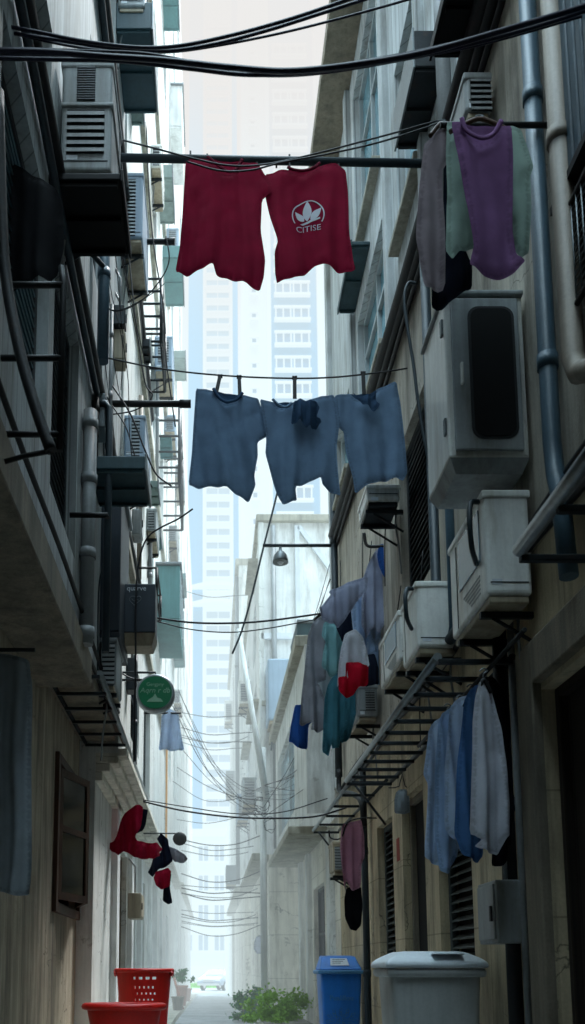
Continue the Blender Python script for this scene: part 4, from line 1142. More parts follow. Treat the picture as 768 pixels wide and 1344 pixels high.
guard('rusty wire balcony guard left of the blue shirts', XL, .38, q.y - .3, q.y + 1.4, q2.z, q.z, 6, 4, r_=.022, m='metal_dark', name='balcony_guard')
q = P(222, 868, X=-.6)
guard('small black bracket frame above the round sign', XL, .28, 10.2, 11.0, P(222, 885, X=-.6).z, P(222, 855, X=-.6).z, 2, 1, r_=.014, name='balcony_guard')

# bent dark pipe at left edge, rail and conduit
pipe('thick bent black pipe crossing the louvred window at the left edge', [P(-2, 120, Y=3.5), P(3, 300, Y=3.5), P(10, 380, Y=3.5), P(28, 470, Y=3.48), P(50, 545, Y=3.46), P(67, 592, Y=3.45)], .024, 'metal_black', smooth=6)
pipe('black bracket arm under the bent pipe at far left', [P(6, 606, Y=3.5), P(34, 598, Y=3.5), P(67, 592, Y=3.45)], .011, 'metal_black', name='bracket_arm', cat='bracket', seg=8)
q = P(116, 540, X=-.86)
pipe('grey banded drainpipe between louvred window and tall black box', [(-.845, q.y, q.z), (-.845, q.y, P(116, 862, X=-.86).z)], .05, 'pipe_grey', collars=(.06, .3, .62, .95))
q = P(138, 530, X=-.8)
pipe('dark conduit bent at the top beside the grey drainpipe on the left', [(-.9, q.y, q.z), (-.80, q.y, q.z), (-.765, q.y, q.z - .04), (-.765, q.y, 3.3)], .028, 'pipe_dark', name='conduit')
q = P(112, 680, X=-.8)
pipe('short black arm sticking out below the dark louvred window', [(-.9, q.y, q.z + .02), (-.66, q.y, q.z + .02), (-.66, q.y, q.z - .0)], .018, 'metal_black', name='bracket_arm', cat='bracket', seg=8)
q = P(140, 360, X=-.8)
pipe('dark blue downpipe behind the black awning box on the left', [(-.82, q.y, P(140, 338, Y=q.y).z + .6), (-.82, q.y, P(140, 475, Y=q.y).z)], .045, 'pipe_blue', collars=(.5,))
pipe('dark bracket rod joined to the blue downpipe', [(-.9, q.y - .2, q.z + .02), (-.82, q.y - .06, q.z + .02)], .02, 'metal_dark', name='bracket_arm', cat='bracket', seg=8)
q = P(134, 1080, X=-1.2)
pipe('pale drainpipe with square hopper at the corner right of the brown shutters', [(-1.15, q.y, P(134, 1036, Y=q.y).z), (-1.15, q.y, 0.02)], .045, 'pipe_grey', collars=(.25, .7))
hp_ = [o for o in bpy.data.objects if o.type == 'EMPTY' and o.name.startswith('drainpipe')][-1]
mb = MB(); z = P(134, 1036, Y=q.y).z; mb.hexa([(-1.2, q.y - .06, z - .02), (-1.1, q.y - .06, z - .02), (-1.1, q.y + .05, z - .02), (-1.2, q.y + .05, z - .02)], [(-1.24, q.y - .1, z + .16), (-1.04, q.y - .1, z + .16), (-1.04, q.y + .06, z + .16), (-1.24, q.y + .06, z + .16)]); mb.build('hopper', 'concrete_light', hp_)

# horizontal poles sticking out across the alley
q0, q1 = P(158, 207, Y=5.7), P(556, 214, Y=5.7)
LINE_Z = (q0.z + q1.z) / 2
mb = MB(); mb.tube([(XL, 5.7, P(100, 206, Y=5.7).z), (XR, 5.7, P(600, 215, Y=5.7).z)], .028, 12)
tag(mb.build('drying_pole', 'pipe_dark'), 'dark drying pole spanning the alley that carries the red shirts', 'pole')
for px0, px1, y, lab in ((168, 229, 317, 'short black pole stub with lamp clip left of the red shirts'), (150, 250, 530, 'black pole stub sticking out left of the blue shirts')):
    q = P(px0, y, X=XL + .02); e_ = P(px1, y, Y=q.y)
    if lab.startswith('short'):
        q = P(175, y, X=-.82); e_ = P(px1, y, Y=q.y)
    mb = MB(); mb.tube([(XL - .02, q.y, e_.z), (e_.x, q.y, e_.z)], .03, 10)
    mb.tube([(e_.x - .1, q.y, e_.z), (e_.x + .004, q.y, e_.z)], .037, 10)
    tag(mb.build('drying_pole', 'metal_black'), lab, 'pole')
q = P(188, 1060, X=-.7)

# ---- right wall pipes
q = P(712, 330, X=1.6)
pipe('blue grey drainpipe running down beside the tall cabinet on the right', [(1.595, q.y, 7.5), (1.595, q.y, 3.42), (1.59, q.y - .03, 3.25), (1.58, q.y - .1, 3.1), (1.58, q.y - .14, 2.7)], .042, 'pipe_blue', collars=(.2, .55, .9))
q = P(745, 300, X=1.6)
pipe('beige drainpipe curving toward the right edge', [(1.59, q.y, 8), (1.59, q.y, P(750, 470, Y=q.y).z), (1.59, q.y - .05, P(750, 490, Y=q.y).z - .03), (1.59, q.y - .2, P(750, 500, Y=q.y).z - .08), (1.59, q.y - .8, P(750, 500, Y=q.y).z - .2)], .05, 'pipe_beige', collars=(.3, .55, .75))
q = P(583, 120, X=1.58)
pipe('grey drainpipe behind the hanging garments at upper right', [(1.58, q.y, 9.5), (1.58, q.y, P(583, 420, Y=q.y).z)], .05, 'pipe_grey', collars=(.4, .7, .9))
q = P(570, 700, X=1.56)
pipe('dark conduit bending under the boxy air conditioner', [(1.56, q.y, 6.4), (1.56, q.y, P(570, 835, Y=q.y).z), (1.56, q.y - .06, P(570, 855, Y=q.y).z), (1.56, q.y - .2, P(570, 860, Y=q.y).z), (1.56, q.y - 1.6, P(570, 860, Y=q.y).z)], .036, 'pipe_dark', name='conduit')
q = P(582, 700, X=1.52)
pipe('second dark conduit alongside the first, ending above the rack', [(1.57, q.y + .02, 6.4), (1.57, q.y + .02, P(582, 820, Y=q.y).z), (1.57, q.y + .12, P(582, 840, Y=q.y).z), (1.57, q.y + .5, P(582, 845, Y=q.y).z)], .03, 'pipe_blue', name='conduit')
q = P(440, 780, X=1.58)
pipe('grey downpipe at the far corner holding the lamp arm', [(1.58, q.y, 7.1), (1.58, q.y, P(440, 1020, Y=q.y).z)], .045, 'pipe_dark', collars=(.2, .6))
pipe('dark downpipe reaching the ground left of the louvred door', [(1.58, P(478, 1100, X=1.58).y, 3.1), (1.58, P(478, 1100, X=1.58).y, 0.02)], .035, 'pipe_dark', collars=(.3, .7))
pipe('black hose elbow joining the downpipe by the pink cloth', [P(445, 1010, X=1.58), P(446, 1038, X=1.57), P(462, 1042, X=1.56), P(474, 1052, X=1.56), P(478, 1085, X=1.57)], .03, 'metal_black', name='conduit', smooth=5)
pipe('black downpipe between the hanging shirts and the dark doorway', [(1.6, 4.85, 3.1), (1.6, 4.85, .02)], .04, 'metal_black', collars=(.4,))
pipe('thin grey conduit right of the black downpipe by the dark doorway', [(1.62, 4.72, 3.1), (1.62, 4.72, .02)], .018, 'pipe_grey', name='conduit')
# pipe bundle along the floor line
for i, (dz, dx, rr, m) in enumerate(((0, .08, .06, 'metal_black'), (.1, .05, .035, 'pipe_dark'), (-.1, .06, .035, 'metal_black'), (-.17, .04, .02, 'cable_black'), (.16, .035, .02, 'metal_black'))):
    mb = MB()
    mb.tube(spline([(XR - dx, y, 6.45 + dz + .02 * math.sin(y * 1.7 + i)) for y in range(2, 12)] , 4), rr, 8)
    tag(mb.build('service_pipe', m), ['thickest black service pipe along the right wall floor line', 'dark service pipe just above the thickest one on the right wall', 'black service pipe just below the thickest one on the right wall', 'lowest thin cable of the right wall pipe bundle', 'uppermost thin pipe of the right wall pipe bundle'][i], 'pipe', 'pipe bundle along the right wall')
for i, z in enumerate((3.2, 3.12, 3.06)):
    mb = MB(); mb.tube(spline([(XR - .03 - .012 * i, y, z + .03 * math.sin(y * 2.1 + i * 2)) for y in [2, 2.8, 3.6, 4.4, 5.2, 6, 7, 8, 9, 10, 11]], 4), .018, 6)
    tag(mb.build('wall_cable', 'cable_black'), ['black cable clipped along the right wall over the dark doorway, upper of three', 'black cable clipped along the right wall over the dark doorway, middle of three', 'black cable clipped along the right wall over the dark doorway, lowest of three'][i], 'cable', 'cables along the right wall')
for i, (z, dx, rr) in enumerate(((5.42, .05, .04), (5.33, .04, .025), (8.7, .05, .05), (8.6, .04, .03), (3.4, .03, .015))):
    mb = MB(); mb.tube(spline([(XL + dx, y, z + .02 * math.sin(y * 1.9 + i)) for y in [2, 3, 4, 5, 6, 7, 8, 8.5]] + ([(XL + dx + .02, y, z + .02 * math.sin(y * 1.9 + i)) for y in (9.5, 10.5, 12)] if i < 4 else []), 4), rr, 8)
    tag(mb.build('service_pipe', 'metal_black' if i % 2 == 0 else 'pipe_dark'), ['thick black service pipe above the louvred windows on the left wall', 'thin dark service pipe above the louvred windows on the left wall', 'thick black service pipe by the large left air conditioner', 'thin dark service pipe by the large left air conditioner', 'thin black pipe along the overhang edge on the left'][i], 'pipe', 'service pipes along the left wall')
# shutter curtain panel and mesh at right edge
r = thing('roller_panel', 'dark blue corrugated panel at the upper right edge', 'panel', (1.63, 3.5, 4.7))
mb = MB(); z0, z1 = P(750, 230, X=1.62).z, P(750, 10, X=1.62).z
for i in range(10): mb.box(1.60, 1.635, 3.05 + i * .075, 3.05 + i * .075 + .055, z0, z1 + .8, bev=.01)
mb.build('corrugated_sheet', 'pipe_blue', r)
mb = MB(); mb.box(1.59, 1.64, 3.03, 3.82, z0 - .04, z0 - .002); mb.build('bottom_bar', 'metal_black', r)
r = thing('mesh_screen', 'black wire mesh screen at the right edge below the corrugated panel', 'screen', (1.6, 3.5, 3.8))
mb = MB(); za, zb_ = P(752, 408, X=1.6).z, P(752, 262, X=1.6).z; ya, yb = 2.9, P(752, 408, X=1.6).y
for i in range(15):
    t = i / 14
    mb.tube([(1.6, ya, za + (zb_ - za) * t), (1.6, yb, za + (zb_ - za) * t)], .0035, 4); mb.tube([(1.596, ya + (yb - ya) * t, za), (1.596, ya + (yb - ya) * t, zb_)], .0035, 4)
mb.build('mesh', 'metal_grey', r)
mb = MB(); mb.tube([(1.6, ya, za), (1.6, yb, za), (1.6, yb, zb_), (1.6, ya, zb_), (1.6, ya, za)], .014, 6); mb.build('rim', 'metal_black', r)
# meter boxes
q = P(655, 1238, X=1.49)
meter('grey metal meter box on the plaster wall beneath the hanging shirts', XR, -1, q.y - .02, q.y + .3, q.z, P(655, 1155, Y=q.y).z, .17)
q = P(176, 1205, X=-.95)
meter('weathered white meter box on the left wall above the red baskets', -1.03, 1, q.y, q.y + .5, q.z, P(176, 1172, Y=q.y).z, .16, 'appliance_beige')

# lamp on arm
q = P(368, 716, Y=P(440, 780, X=1.58).y)
r = thing('alley_lamp', 'bell-shaped grey lamp hanging from an arm on the far downpipe', 'lamp', (q.x, q.y, q.z - .25))
mb = MB(); mb.tube([(1.58, q.y, q.z), (P(345, 716, Y=q.y).x, q.y, q.z)], .022, 8); mb.build('arm', 'pipe_dark', r)
mb = MB(); mb.lathe([(.018, 0), (.02, -.05), (.05, -.07), (.085, -.12), (.098, -.18), (.1, -.21)], (q.x, q.y, q.z - .02), 20); mb.build('lamp_shade', 'metal_grey', r)
mb = MB(); mb.lathe([(.02, -.12), (.05, -.17), (.05, -.2), (.02, -.23)], (q.x, q.y, q.z - .02), 14); mb.build('bulb', 'label_white', r)
# poles
mb = MB(); mb.tube([(.95, 16, -.05), (.95, 16, 4.9)], .06, 12, taper=None)
r = thing('utility_pole', 'upright concrete utility pole beside the bush tangled with wires', 'pole', (.95, 16, -.05))
mb.build('post', 'pole_pale', r)
mb = MB()
for z in (4.1,): mb.box(.8, 1.15, 15.9, 15.95, z, z + .05)
mb.build('crossarm', 'pole_pale', r)
a, b_ = P(313, 826, Y=16.2), P(347, 1030, Y=15.8)
mb = MB(); mb.tube([b_ + (b_ - a) * .1, a], .06, 10, taper=[1, .7]); tag(mb.build('leaning_pole', 'pole_pale'), 'slender leaning pole tied to the utility pole', 'pole')
q = P(306, 1290, Y=36)
mb = MB(); mb.tube([(q.x + .05, 36, -.3), (q.x + .05, 36, 8)], .08, 8); tag(mb.build('utility_pole', 'concrete_light'), 'distant thin pole beside the parked car', 'pole')
# round black speaker on left
q = P(236, 1101, Y=13)
r = thing('convex_mirror', 'round black disc on a short arm past the dangling clothes', 'mirror', (q.x, 13, q.z - .1))
mb = MB(); mb.lathe([(.02, .06), (.07, .04), (.1, .0), (.098, -.02), (.08, -.035), (.03, -.045)], (q.x, 13, q.z), 28, 'Y'); mb.build('disc', 'metal_black', r)
mb = MB(); mb.tube([(q.x, 13.05, q.z), (q.x - .05, 13.15, q.z + .1), (-1.1, 13.15, q.z + .1)], .012, 6); mb.build('arm', 'metal_dark', r)
# ------------------------------------------------------------------ garments
def outset(pts, d):
    ar = sum(pts[i - 1][0] * pts[i][1] - pts[i][0] * pts[i - 1][1] for i in range(len(pts)))
    sg = 1 if ar > 0 else -1
    o = []
    for i in range(len(pts)):
        a, b, c = Vector(pts[i - 1]), Vector(pts[i]), Vector(pts[(i + 1) % len(pts)])
        t = ((b - a).normalized() + (c - b).normalized())
        t = t.normalized() if t.length > .1 else (b - a).normalized()
        o.append((b.x + t.y * d * sg, b.y - t.x * d * sg))
    return o
def Zm(pts, ox, oy, s): return [(ox + x * s, oy + y * s) for x, y in pts]
def neck_rib(pts_px, Y, m, parent, r=.012, dy=-.028):
    ps = spline([P(x, y, Y=Y) + Vector((0, dy, 0)) for x, y in pts_px], 6)
    mb = MB()
    mb.tube(ps, r, 6)
    for v in mb.bm.verts: v.co.y = Y + dy + (v.co.y - Y - dy) * .5
    return mb.build('collar', m, parent)
def peg(px, py, Y, label, group, h=.07, m='metal_black'):
    q = P(px, py, Y=Y)
    mb = MB()
    for s in (-1, 1):
        mb.hexa([(q.x - .006, Y + s * .012 - .006, q.z - h * .5), (q.x + .006, Y + s * .012 - .006, q.z - h * .5), (q.x + .006, Y + s * .012 + .006, q.z - h * .5), (q.x - .006, Y + s * .012 + .006, q.z - h * .5)],
                [(q.x - .006, Y + s * .006 - .005, q.z + h * .5), (q.x + .006, Y + s * .006 - .005, q.z + h * .5), (q.x + .006, Y + s * .006 + .005, q.z + h * .5), (q.x - .006, Y + s * .006 + .005, q.z + h * .5)])
    mb.tube([(q.x - .008, Y, q.z + h * .1), (q.x + .008, Y, q.z + h * .1)], .008, 6)
    return tag(mb.build('clothes_peg', m), label, 'peg', group)

S = .4297
Y1 = 5.66
r1 = Zm([(78, 495), (95, 480), (145, 486), (165, 503), (180, 520), (205, 532), (230, 526), (246, 508), (252, 495), (300, 495), (318, 530), (338, 560), (340, 590), (312, 606), (308, 700), (322, 790), (318, 840), (305, 888), (260, 868), (200, 845), (172, 835), (162, 805), (130, 820), (85, 835), (47, 832), (60, 760), (70, 640)], 210, 0, S)
b1 = [p for i, p in enumerate(r1) if i not in (3, 4, 5, 6, 7)]
o = garment(r1, Y1, 'cloth_maroon', 'shirt', 'plain maroon shirt without emblem pegged to the upper pole', 'shirt', 'maroon shirts on the drying pole', amp=.02, k=26, sp=.013, wrinkle=.006, seed=3, back=b1)
neck_rib(Zm([(145, 488), (165, 505), (205, 533), (232, 527), (252, 496)], 210, 0, S), Y1, 'cloth_maroon_rib', o)
r2 = Zm([(322, 530), (360, 521), (390, 520), (410, 527), (440, 529), (470, 520), (485, 508), (540, 497), (568, 520), (575, 580), (577, 640), (578, 700), (590, 790), (597, 825), (555, 828), (500, 808), (470, 815), (420, 845), (358, 865), (352, 830), (350, 770), (360, 740), (335, 650), (318, 580)], 210, 0, S)
b2 = [p for i, p in enumerate(r2) if i not in (3, 4, 5)]
o2 = garment(r2, Y1, 'cloth_maroon', 'shirt', 'maroon shirt with white leaf emblem in a circle on its chest', 'shirt', 'maroon shirts on the drying pole', amp=.018, k=24, sp=.013, wrinkle=.006, seed=8, back=b2, thick=.018)
neck_rib(Zm([(388, 521), (410, 529), (440, 531), (470, 522), (487, 508)], 210, 0, S), Y1, 'cloth_maroon_rib', o2)
# emblem on the chest
yE = Y1 - .075
def E(zx, zy): q = P(210 + zx * S, zy * S, Y=yE); return (q.x, q.z)
# lies just in front of the cloth: follow its surface by projecting onto the front panel
def project_to(mb, cloth, off=.004):
    from mathutils.bvhtree import BVHTree
    me = cloth.data; w0 = WORLD[cloth.name]
    bvh = BVHTree.FromPolygons([v.co + w0 for v in me.vertices], [p.vertices[:] for p in me.polygons])
    for v in mb.bm.verts:
        hit = bvh.ray_cast(Vector((v.co.x, v.co.y - .6, v.co.z)), Vector((0, 1, 0)))
        if hit[0] is not None: v.co.y = hit[0].y - off - (0.001 if v.co.y < yE else 0)
def flat_poly(mb, pts):
    ps = [Vector(p) for p in pts]
    ps = dens(ps, .008)
    n = len(ps); vs = list(ps)
    x0, x1 = min(p.x for p in ps), max(p.x for p in ps); y0, y1 = min(p.y for p in ps), max(p.y for p in ps)
    y = y0
    while y < y1:
        x = x0
        while x < x1:
            p = Vector((x, y))
            if inside(p, ps) and bdist(p, ps) > .005: vs.append(p)
            x += .01
        y += .01
    rs = delaunay_2d_cdt(vs, [(i, (i + 1) % n) for i in range(n)], [list(range(n))], 1, 1e-6)
    bv = [mb.bm.verts.new((p.x, yE, p.y)) for p in rs[0]]
    for f in rs[2]: mb.bm.faces.new([bv[i] for i in f])
mb = MB()
cxe, cze = E(456, 632); re = abs(E(506, 632)[0] - cxe)
n = 48
def cpt(a, q): return (cxe + q * math.cos(a), cze + q * math.sin(a))
for k in range(n):
    a, b = math.radians(-32) + k * math.radians(244) / n, math.radians(-32) + (k + 1) * math.radians(244) / n
    vs = [mb.bm.verts.new((p[0], yE, p[1])) for p in (cpt(a, re), cpt(b, re), cpt(b, re * .93), cpt(a, re * .93))]
    mb.bm.faces.new(vs)
def leaf(bx, bz, tx, tz, wd):
    b, t = Vector((bx, bz)), Vector((tx, tz)); d = t - b; nn = Vector((-d.y, d.x)) * wd
    L_ = [b + d * s + nn * math.sin(math.pi * min(1, s ** .85)) for s in [i / 10 for i in range(11)]]
    R_ = [b + d * s - nn * math.sin(math.pi * min(1, s ** .85)) for s in [i / 10 for i in range(9, 0, -1)]]
    flat_poly(mb, [tuple(p) for p in L_ + R_])
leaf(*E(453, 650), *E(453, 588), .19); leaf(*E(444, 648), *E(416, 620), .24); leaf(*E(463, 648), *E(496, 612), .21)
flat_poly(mb, [E(432, 656), E(455, 651), E(492, 640), E(493, 645), E(458, 657), E(440, 660)])
project_to(mb, o2, .004)
mb.build('emblem', 'cloth_white', o2, fixn=False)
cu = text_mesh('CITISE', abs(E(0, 20)[1] - E(0, 0)[1]) * 1.15, 'lettering', 'cloth_white', o2, Matrix.Translation((0, 0, 0)) @ FACE_CAM, extr=.0005)
bm = bmesh.new(); bm.from_mesh(cu.data)
bmesh.ops.subdivide_edges(bm, edges=[e for e in bm.edges if e.calc_length() > .012], cuts=2)
tx, tz = E(457, 674)
h = MB(); h.bm.free(); h.bm = bm
for v in bm.verts:
    v.co.z = v.co.z + tz - .18 * (re - math.sqrt(max(0, re * re - v.co.x ** 2)) if abs(v.co.x) < re else re) * -1
    v.co.x += tx; v.co.y = yE
project_to(h, o2, .004)
for v in bm.verts: v.co -= WORLD[o2.name]
bm.to_mesh(cu.data); bm.free(); cu.location = (0, 0, 0); WORLD[cu.name] = WORLD[o2.name]
for i, (x, y) in enumerate(((250, 205), (272, 209), (317, 213), (337, 213), (363, 212), (418, 213), (444, 215))):
    peg(x, y, 5.7, 'small dark peg gripping the drying pole over the maroon shirts', 'pegs on the drying pole')
peg(380, 213, 5.7, 'tallest dark clip on the drying pole above the emblem', 'pegs on the drying pole', h=.11)

# blue shirts
YB = 7.0
B1 = Zm([(110, 300), (140, 304), (165, 310), (180, 335), (205, 348), (235, 340), (250, 322), (275, 326), (300, 332), (318, 380), (335, 440), (298, 465), (299, 510), (288, 570), (292, 600), (272, 645), (240, 628), (200, 605), (140, 598), (115, 606), (87, 600), (97, 500), (103, 400)], 210, 380, S)
o = garment(B1, YB, 'cloth_blue', 'shirt', 'leftmost slate blue shirt, its collar held by two dark straps', 'shirt', 'slate blue shirts on the clothesline', amp=.022, k=23, sp=.013, wrinkle=.006, seed=11, back=[p for i, p in enumerate(B1) if i not in (3, 4, 5)], bm='cloth_blue_rib')
neck_rib(Zm([(163, 308), (180, 336), (205, 349), (235, 341), (252, 321)], 210, 380, S), YB, 'cloth_blue_rib', o, r=.014)
B2 = Zm([(305, 335), (345, 342), (362, 357), (385, 364), (410, 345), (470, 332), (530, 320), (540, 350), (548, 420), (540, 480), (545, 560), (553, 628), (520, 615), (496, 600), (490, 575), (450, 590), (418, 597), (414, 610), (419, 642), (375, 662), (365, 640), (345, 580), (322, 500), (325, 455), (316, 400)], 210, 380, S)
o2 = garment(B2, YB - .03, 'cloth_blue', 'shirt', 'middle slate blue shirt with bunched cloth at its collar', 'shirt', 'slate blue shirts on the clothesline', amp=.022, k=24, sp=.013, wrinkle=.006, seed=14, back=[p for i, p in enumerate(B2) if i not in (2, 3)], bm='cloth_blue_rib')
neck_rib(Zm([(343, 341), (362, 358), (385, 365), (402, 352)], 210, 380, S), YB - .03, 'cloth_blue', o2, r=.012)
garment(Zm([(410, 338), (430, 332), (455, 340), (480, 338), (488, 360), (480, 378), (494, 408), (465, 420), (445, 412), (430, 400), (402, 402), (404, 375)], 210, 380, S), YB - .11, 'cloth_blue_rib', 'bunched_cloth', None, None, amp=.03, k=60, thick=.03, sp=.01, seed=5, parent=o2, wrinkle=.02)
B3 = Zm([(533, 325), (560, 319), (580, 318), (600, 333), (620, 338), (645, 320), (668, 300), (722, 280), (735, 350), (745, 440), (756, 560), (742, 587), (718, 575), (650, 590), (597, 620), (590, 570), (570, 500), (562, 432), (545, 422), (537, 370)], 210, 380, S)
o3 = garment(B3, YB, 'cloth_blue', 'shirt', 'rightmost slate blue shirt with folded collar flap near the white cabinet', 'shirt', 'slate blue shirts on the clothesline', amp=.022, k=23, sp=.013, wrinkle=.006, seed=17, back=[p for i, p in enumerate(B3) if i not in (3, 4)], bm='cloth_blue_rib')
garment(Zm([(590, 312), (615, 325), (640, 318), (662, 305), (660, 330), (672, 352), (655, 370), (640, 355), (618, 345)], 210, 380, S), YB - .08, 'cloth_blue_rib', 'collar_flap', None, None, amp=.02, k=50, thick=.02, sp=.01, seed=6, parent=o3, wrinkle=.015)
lp = [P(x, y, Y=7.0) for x, y in ((100, 462), (142, 470), (200, 482), (260, 490), (330, 495), (395, 496.5), (440, 495), (480, 491), (525, 485), (562, 478), (640, 462))]
strip('thin clothesline sagging across the alley that carries the blue shirts', lp, .0075, 'cable_black', 'clothesline', 'clothesline')
for (xa, ya, xb, yb), lab in (((289, 493, 284, 515), 'left of two dark straps holding the leftmost blue shirt'), ((314, 494, 315, 519), 'right of two dark straps holding the leftmost blue shirt'), ((387, 495, 387, 523), 'dark strap holding the middle blue shirt'), ((477, 489, 478, 517), 'dark strap holding the rightmost blue shirt')):
    a, b = P(xa, ya, Y=6.985), P(xb, yb, Y=6.985)
    mb = MB(); mb.hexa([b + Vector((-.016, 0, 0)), b + Vector((.016, 0, 0)), b + Vector((.016, .006, 0)), b + Vector((-.016, .006, 0))], [a + Vector((-.014, 0, .01)), a + Vector((.014, 0, .01)), a + Vector((.014, .03, .01)), a + Vector((-.014, .03, .01))])
    mb.tube([a + Vector((-.02, .013, .004)), a + Vector((.02, .013, .004))], .016, 8)
    tag(mb.build('hanging_strap', 'cable_black'), lab, 'strap', 'straps on the clothesline')

# upper right garments
YT = 3.85
rod = P(600, 164, Y=3.9)
mb = MB(); mb.tube([(XR, 3.9, rod.z), (P(578, 164, Y=3.9).x, 3.9, rod.z)], .014, 8); tag(mb.build('drying_rod', 'metal_black'), 'short dark rod from the wall carrying the purple and sage garments', 'rod')
garment([(587, 160), (594, 158), (606, 164), (628, 174), (650, 164), (672, 164), (684, 170), (692, 192), (700, 220), (696, 232), (697, 280), (694, 332), (685, 338), (674, 318), (672, 290), (640, 322), (622, 326), (606, 322), (595, 338), (586, 325), (588, 250), (586, 200)], YT + .03, 'cloth_sage', 'shirt', 'pale sage green open shirt framing the purple tee', 'shirt', amp=.02, k=26, seed=21, thick=.03)
pr = [(592, 160), (604, 162), (610, 177), (630, 187), (646, 181), (656, 164), (671, 165), (673, 200), (674, 300), (678, 333), (688, 346), (676, 356), (650, 365), (630, 357), (615, 350), (621, 325), (614, 280), (604, 220)]
o = garment(pr, YT - .06, 'cloth_purple', 'shirt', 'dusky purple tee at the upper right above the cabinet', 'shirt', amp=.02, k=22, seed=23, back=[p for i, p in enumerate(pr) if i not in (2, 3, 4)])
neck_rib([(604, 162), (610, 178), (630, 188), (646, 182), (656, 165)], YT - .06, 'cloth_purple', o, r=.012)
garment([(558, 185), (575, 171), (588, 168), (590, 210), (580, 225), (584, 300), (585, 378), (557, 378), (551, 345), (545, 314), (550, 250), (554, 210)], YT + .16, 'cloth_taupe', 'shirt', 'taupe striped shirt left of the purple tee', 'shirt', amp=.02, k=32, seed=25)
garment([(583, 172), (594, 180), (592, 260), (602, 320), (622, 340), (622, 372), (600, 390), (583, 404), (568, 398), (567, 372), (580, 340), (582, 250)], YT + .22, 'cloth_navy', 'shirt', 'near black garment hanging behind the taupe and sage shirts', 'shirt', amp=.02, k=30, seed=27)
def hanger(x, y, Y, wpx, label, m='wood_brown', yaw=0.0, hook=.09):
    q = P(x, y, Y=Y); wd = abs(P(x + wpx, y, Y=Y).x - q.x)
    r = thing('clothes_hanger', label, 'hanger', q, 'clothes hangers')
    c, s_ = math.cos(yaw), math.sin(yaw)
    mb = MB(); mb.tube(spline([q + Vector((-wd * c, -wd * s_, -.07)), q + Vector((-wd * .4 * c, -wd * .4 * s_, -.02)), q, q + Vector((wd * .4 * c, wd * .4 * s_, -.02)), q + Vector((wd * c, wd * s_, -.07))], 5), .011, 8); mb.build('bar', m, r)
    mb = MB(); mb.tube(spline([q, q + Vector((0, 0, hook * .5)), q + Vector((.02, 0, hook * .8)), q + Vector((0, 0, hook)), q + Vector((-.02, 0, hook * .75))], 5), .004, 6); mb.build('hook', 'metal_grey', r)
    return r
hanger(630, 156, YT + .0, 40, 'pale hanger across the neck of the purple tee', 'wood_brown', hook=.02)
hanger(580, 162, YT + .14, 16, 'brown hanger end over the taupe shirt', 'wood_brown', hook=.02)

# black garment at the far left and grey curtain
garment([(0, 205), (20, 212), (45, 232), (70, 240), (82, 262), (84, 320), (76, 356), (60, 366), (35, 376), (12, 372), (-20, 370), (-25, 215)], 4.0, 'cloth_black', 'coat', 'black coat hanging in shadow at the left edge', 'coat', amp=.03, k=26, seed=31)
garment([(-28, 855), (10, 858), (38, 866), (42, 900), (40, 1010), (41, 1174), (20, 1176), (2, 1170), (-30, 1165)], 4.9, 'cloth_greyblue', 'curtain', 'grey hanging curtain sheet at the left edge under the overhang', 'curtain', amp=.022, k=52, seed=33, thick=.012)
q = P(0, 853, Y=4.9)
mb = MB(); mb.tube([(-1.3, 4.9, q.z), (P(46, 853, Y=4.9).x, 4.9, q.z)], .012, 8); tag(mb.build('curtain_rod', 'metal_black'), 'black rod carrying the grey curtain under the overhang', 'rod')

# lower right shirts on hangers
sc = .297
def Lr(pts): return Zm(pts, 540, 860, sc)
lowers = [
    (Lr([(340, 100), (365, 110), (400, 150), (428, 185), (440, 300), (446, 480), (456, 640), (452, 830), (425, 835), (420, 900), (390, 930), (360, 925), (375, 800), (360, 300)]), 4.68, 'cloth_midnight', 'near black navy shirt nearest the black downpipe on the rack rail', 41),
    (Lr([(300, 130), (320, 112), (345, 135), (368, 210), (395, 330), (415, 480), (432, 640), (433, 790), (412, 805), (388, 875), (340, 862), (283, 845), (315, 815), (265, 785), (272, 560), (274, 300), (285, 190)]), 4.5, 'cloth_white', 'pale grey white shirt at the near end of the rack rail', 43),
    (Lr([(262, 160), (290, 135), (318, 130), (320, 200), (318, 560), (310, 760), (322, 880), (295, 912), (230, 880), (195, 790), (203, 500), (222, 330), (236, 210)]), 4.8, 'cloth_denim', 'deep blue shirt second from the near end of the rack rail', 45),
    (Lr([(200, 205), (220, 188), (262, 178), (262, 300), (245, 520), (240, 800), (236, 872), (175, 800), (150, 762), (150, 500), (168, 290), (180, 230)]), 4.95, 'cloth_sky_pale', 'pale sky blue shirt behind the deep blue one on the rail', 47),
    (Lr([(158, 250), (178, 235), (215, 225), (212, 400), (205, 600), (200, 760), (215, 815), (205, 880), (155, 965), (128, 950), (108, 800), (110, 500), (122, 300), (140, 262)]), 5.1, 'cloth_sky', 'sky blue shirt with the lowest hem on the rack rail', 49),
    (Lr([(92, 315), (112, 292), (160, 262), (165, 420), (155, 600), (150, 840), (148, 935), (60, 895), (62, 840), (70, 700), (75, 570), (55, 530), (70, 430), (80, 340)]), 5.25, 'cloth_sky_pale', 'light blue shirt at the far end of the rack rail', 51)]
for pts, Y, m, lab, sd_ in lowers:
    pts = outset(pts, 2.0)
    garment(pts, Y, m, 'shirt', lab, 'shirt', 'shirts on the right rack rail', amp=.03, k=48, thick=.03, seed=sd_, sp=.014, yaw=.25)
a, b = P(652, 876, Y=4.3), P(545, 1000, Y=6.2)
ra = P(640, 886, Y=4.62)
mb = MB(); mb.tube([(ra.x + .02, 4.1, ra.z + .05), (ra.x + .02, 6.3, ra.z + .03)], .012, 8)
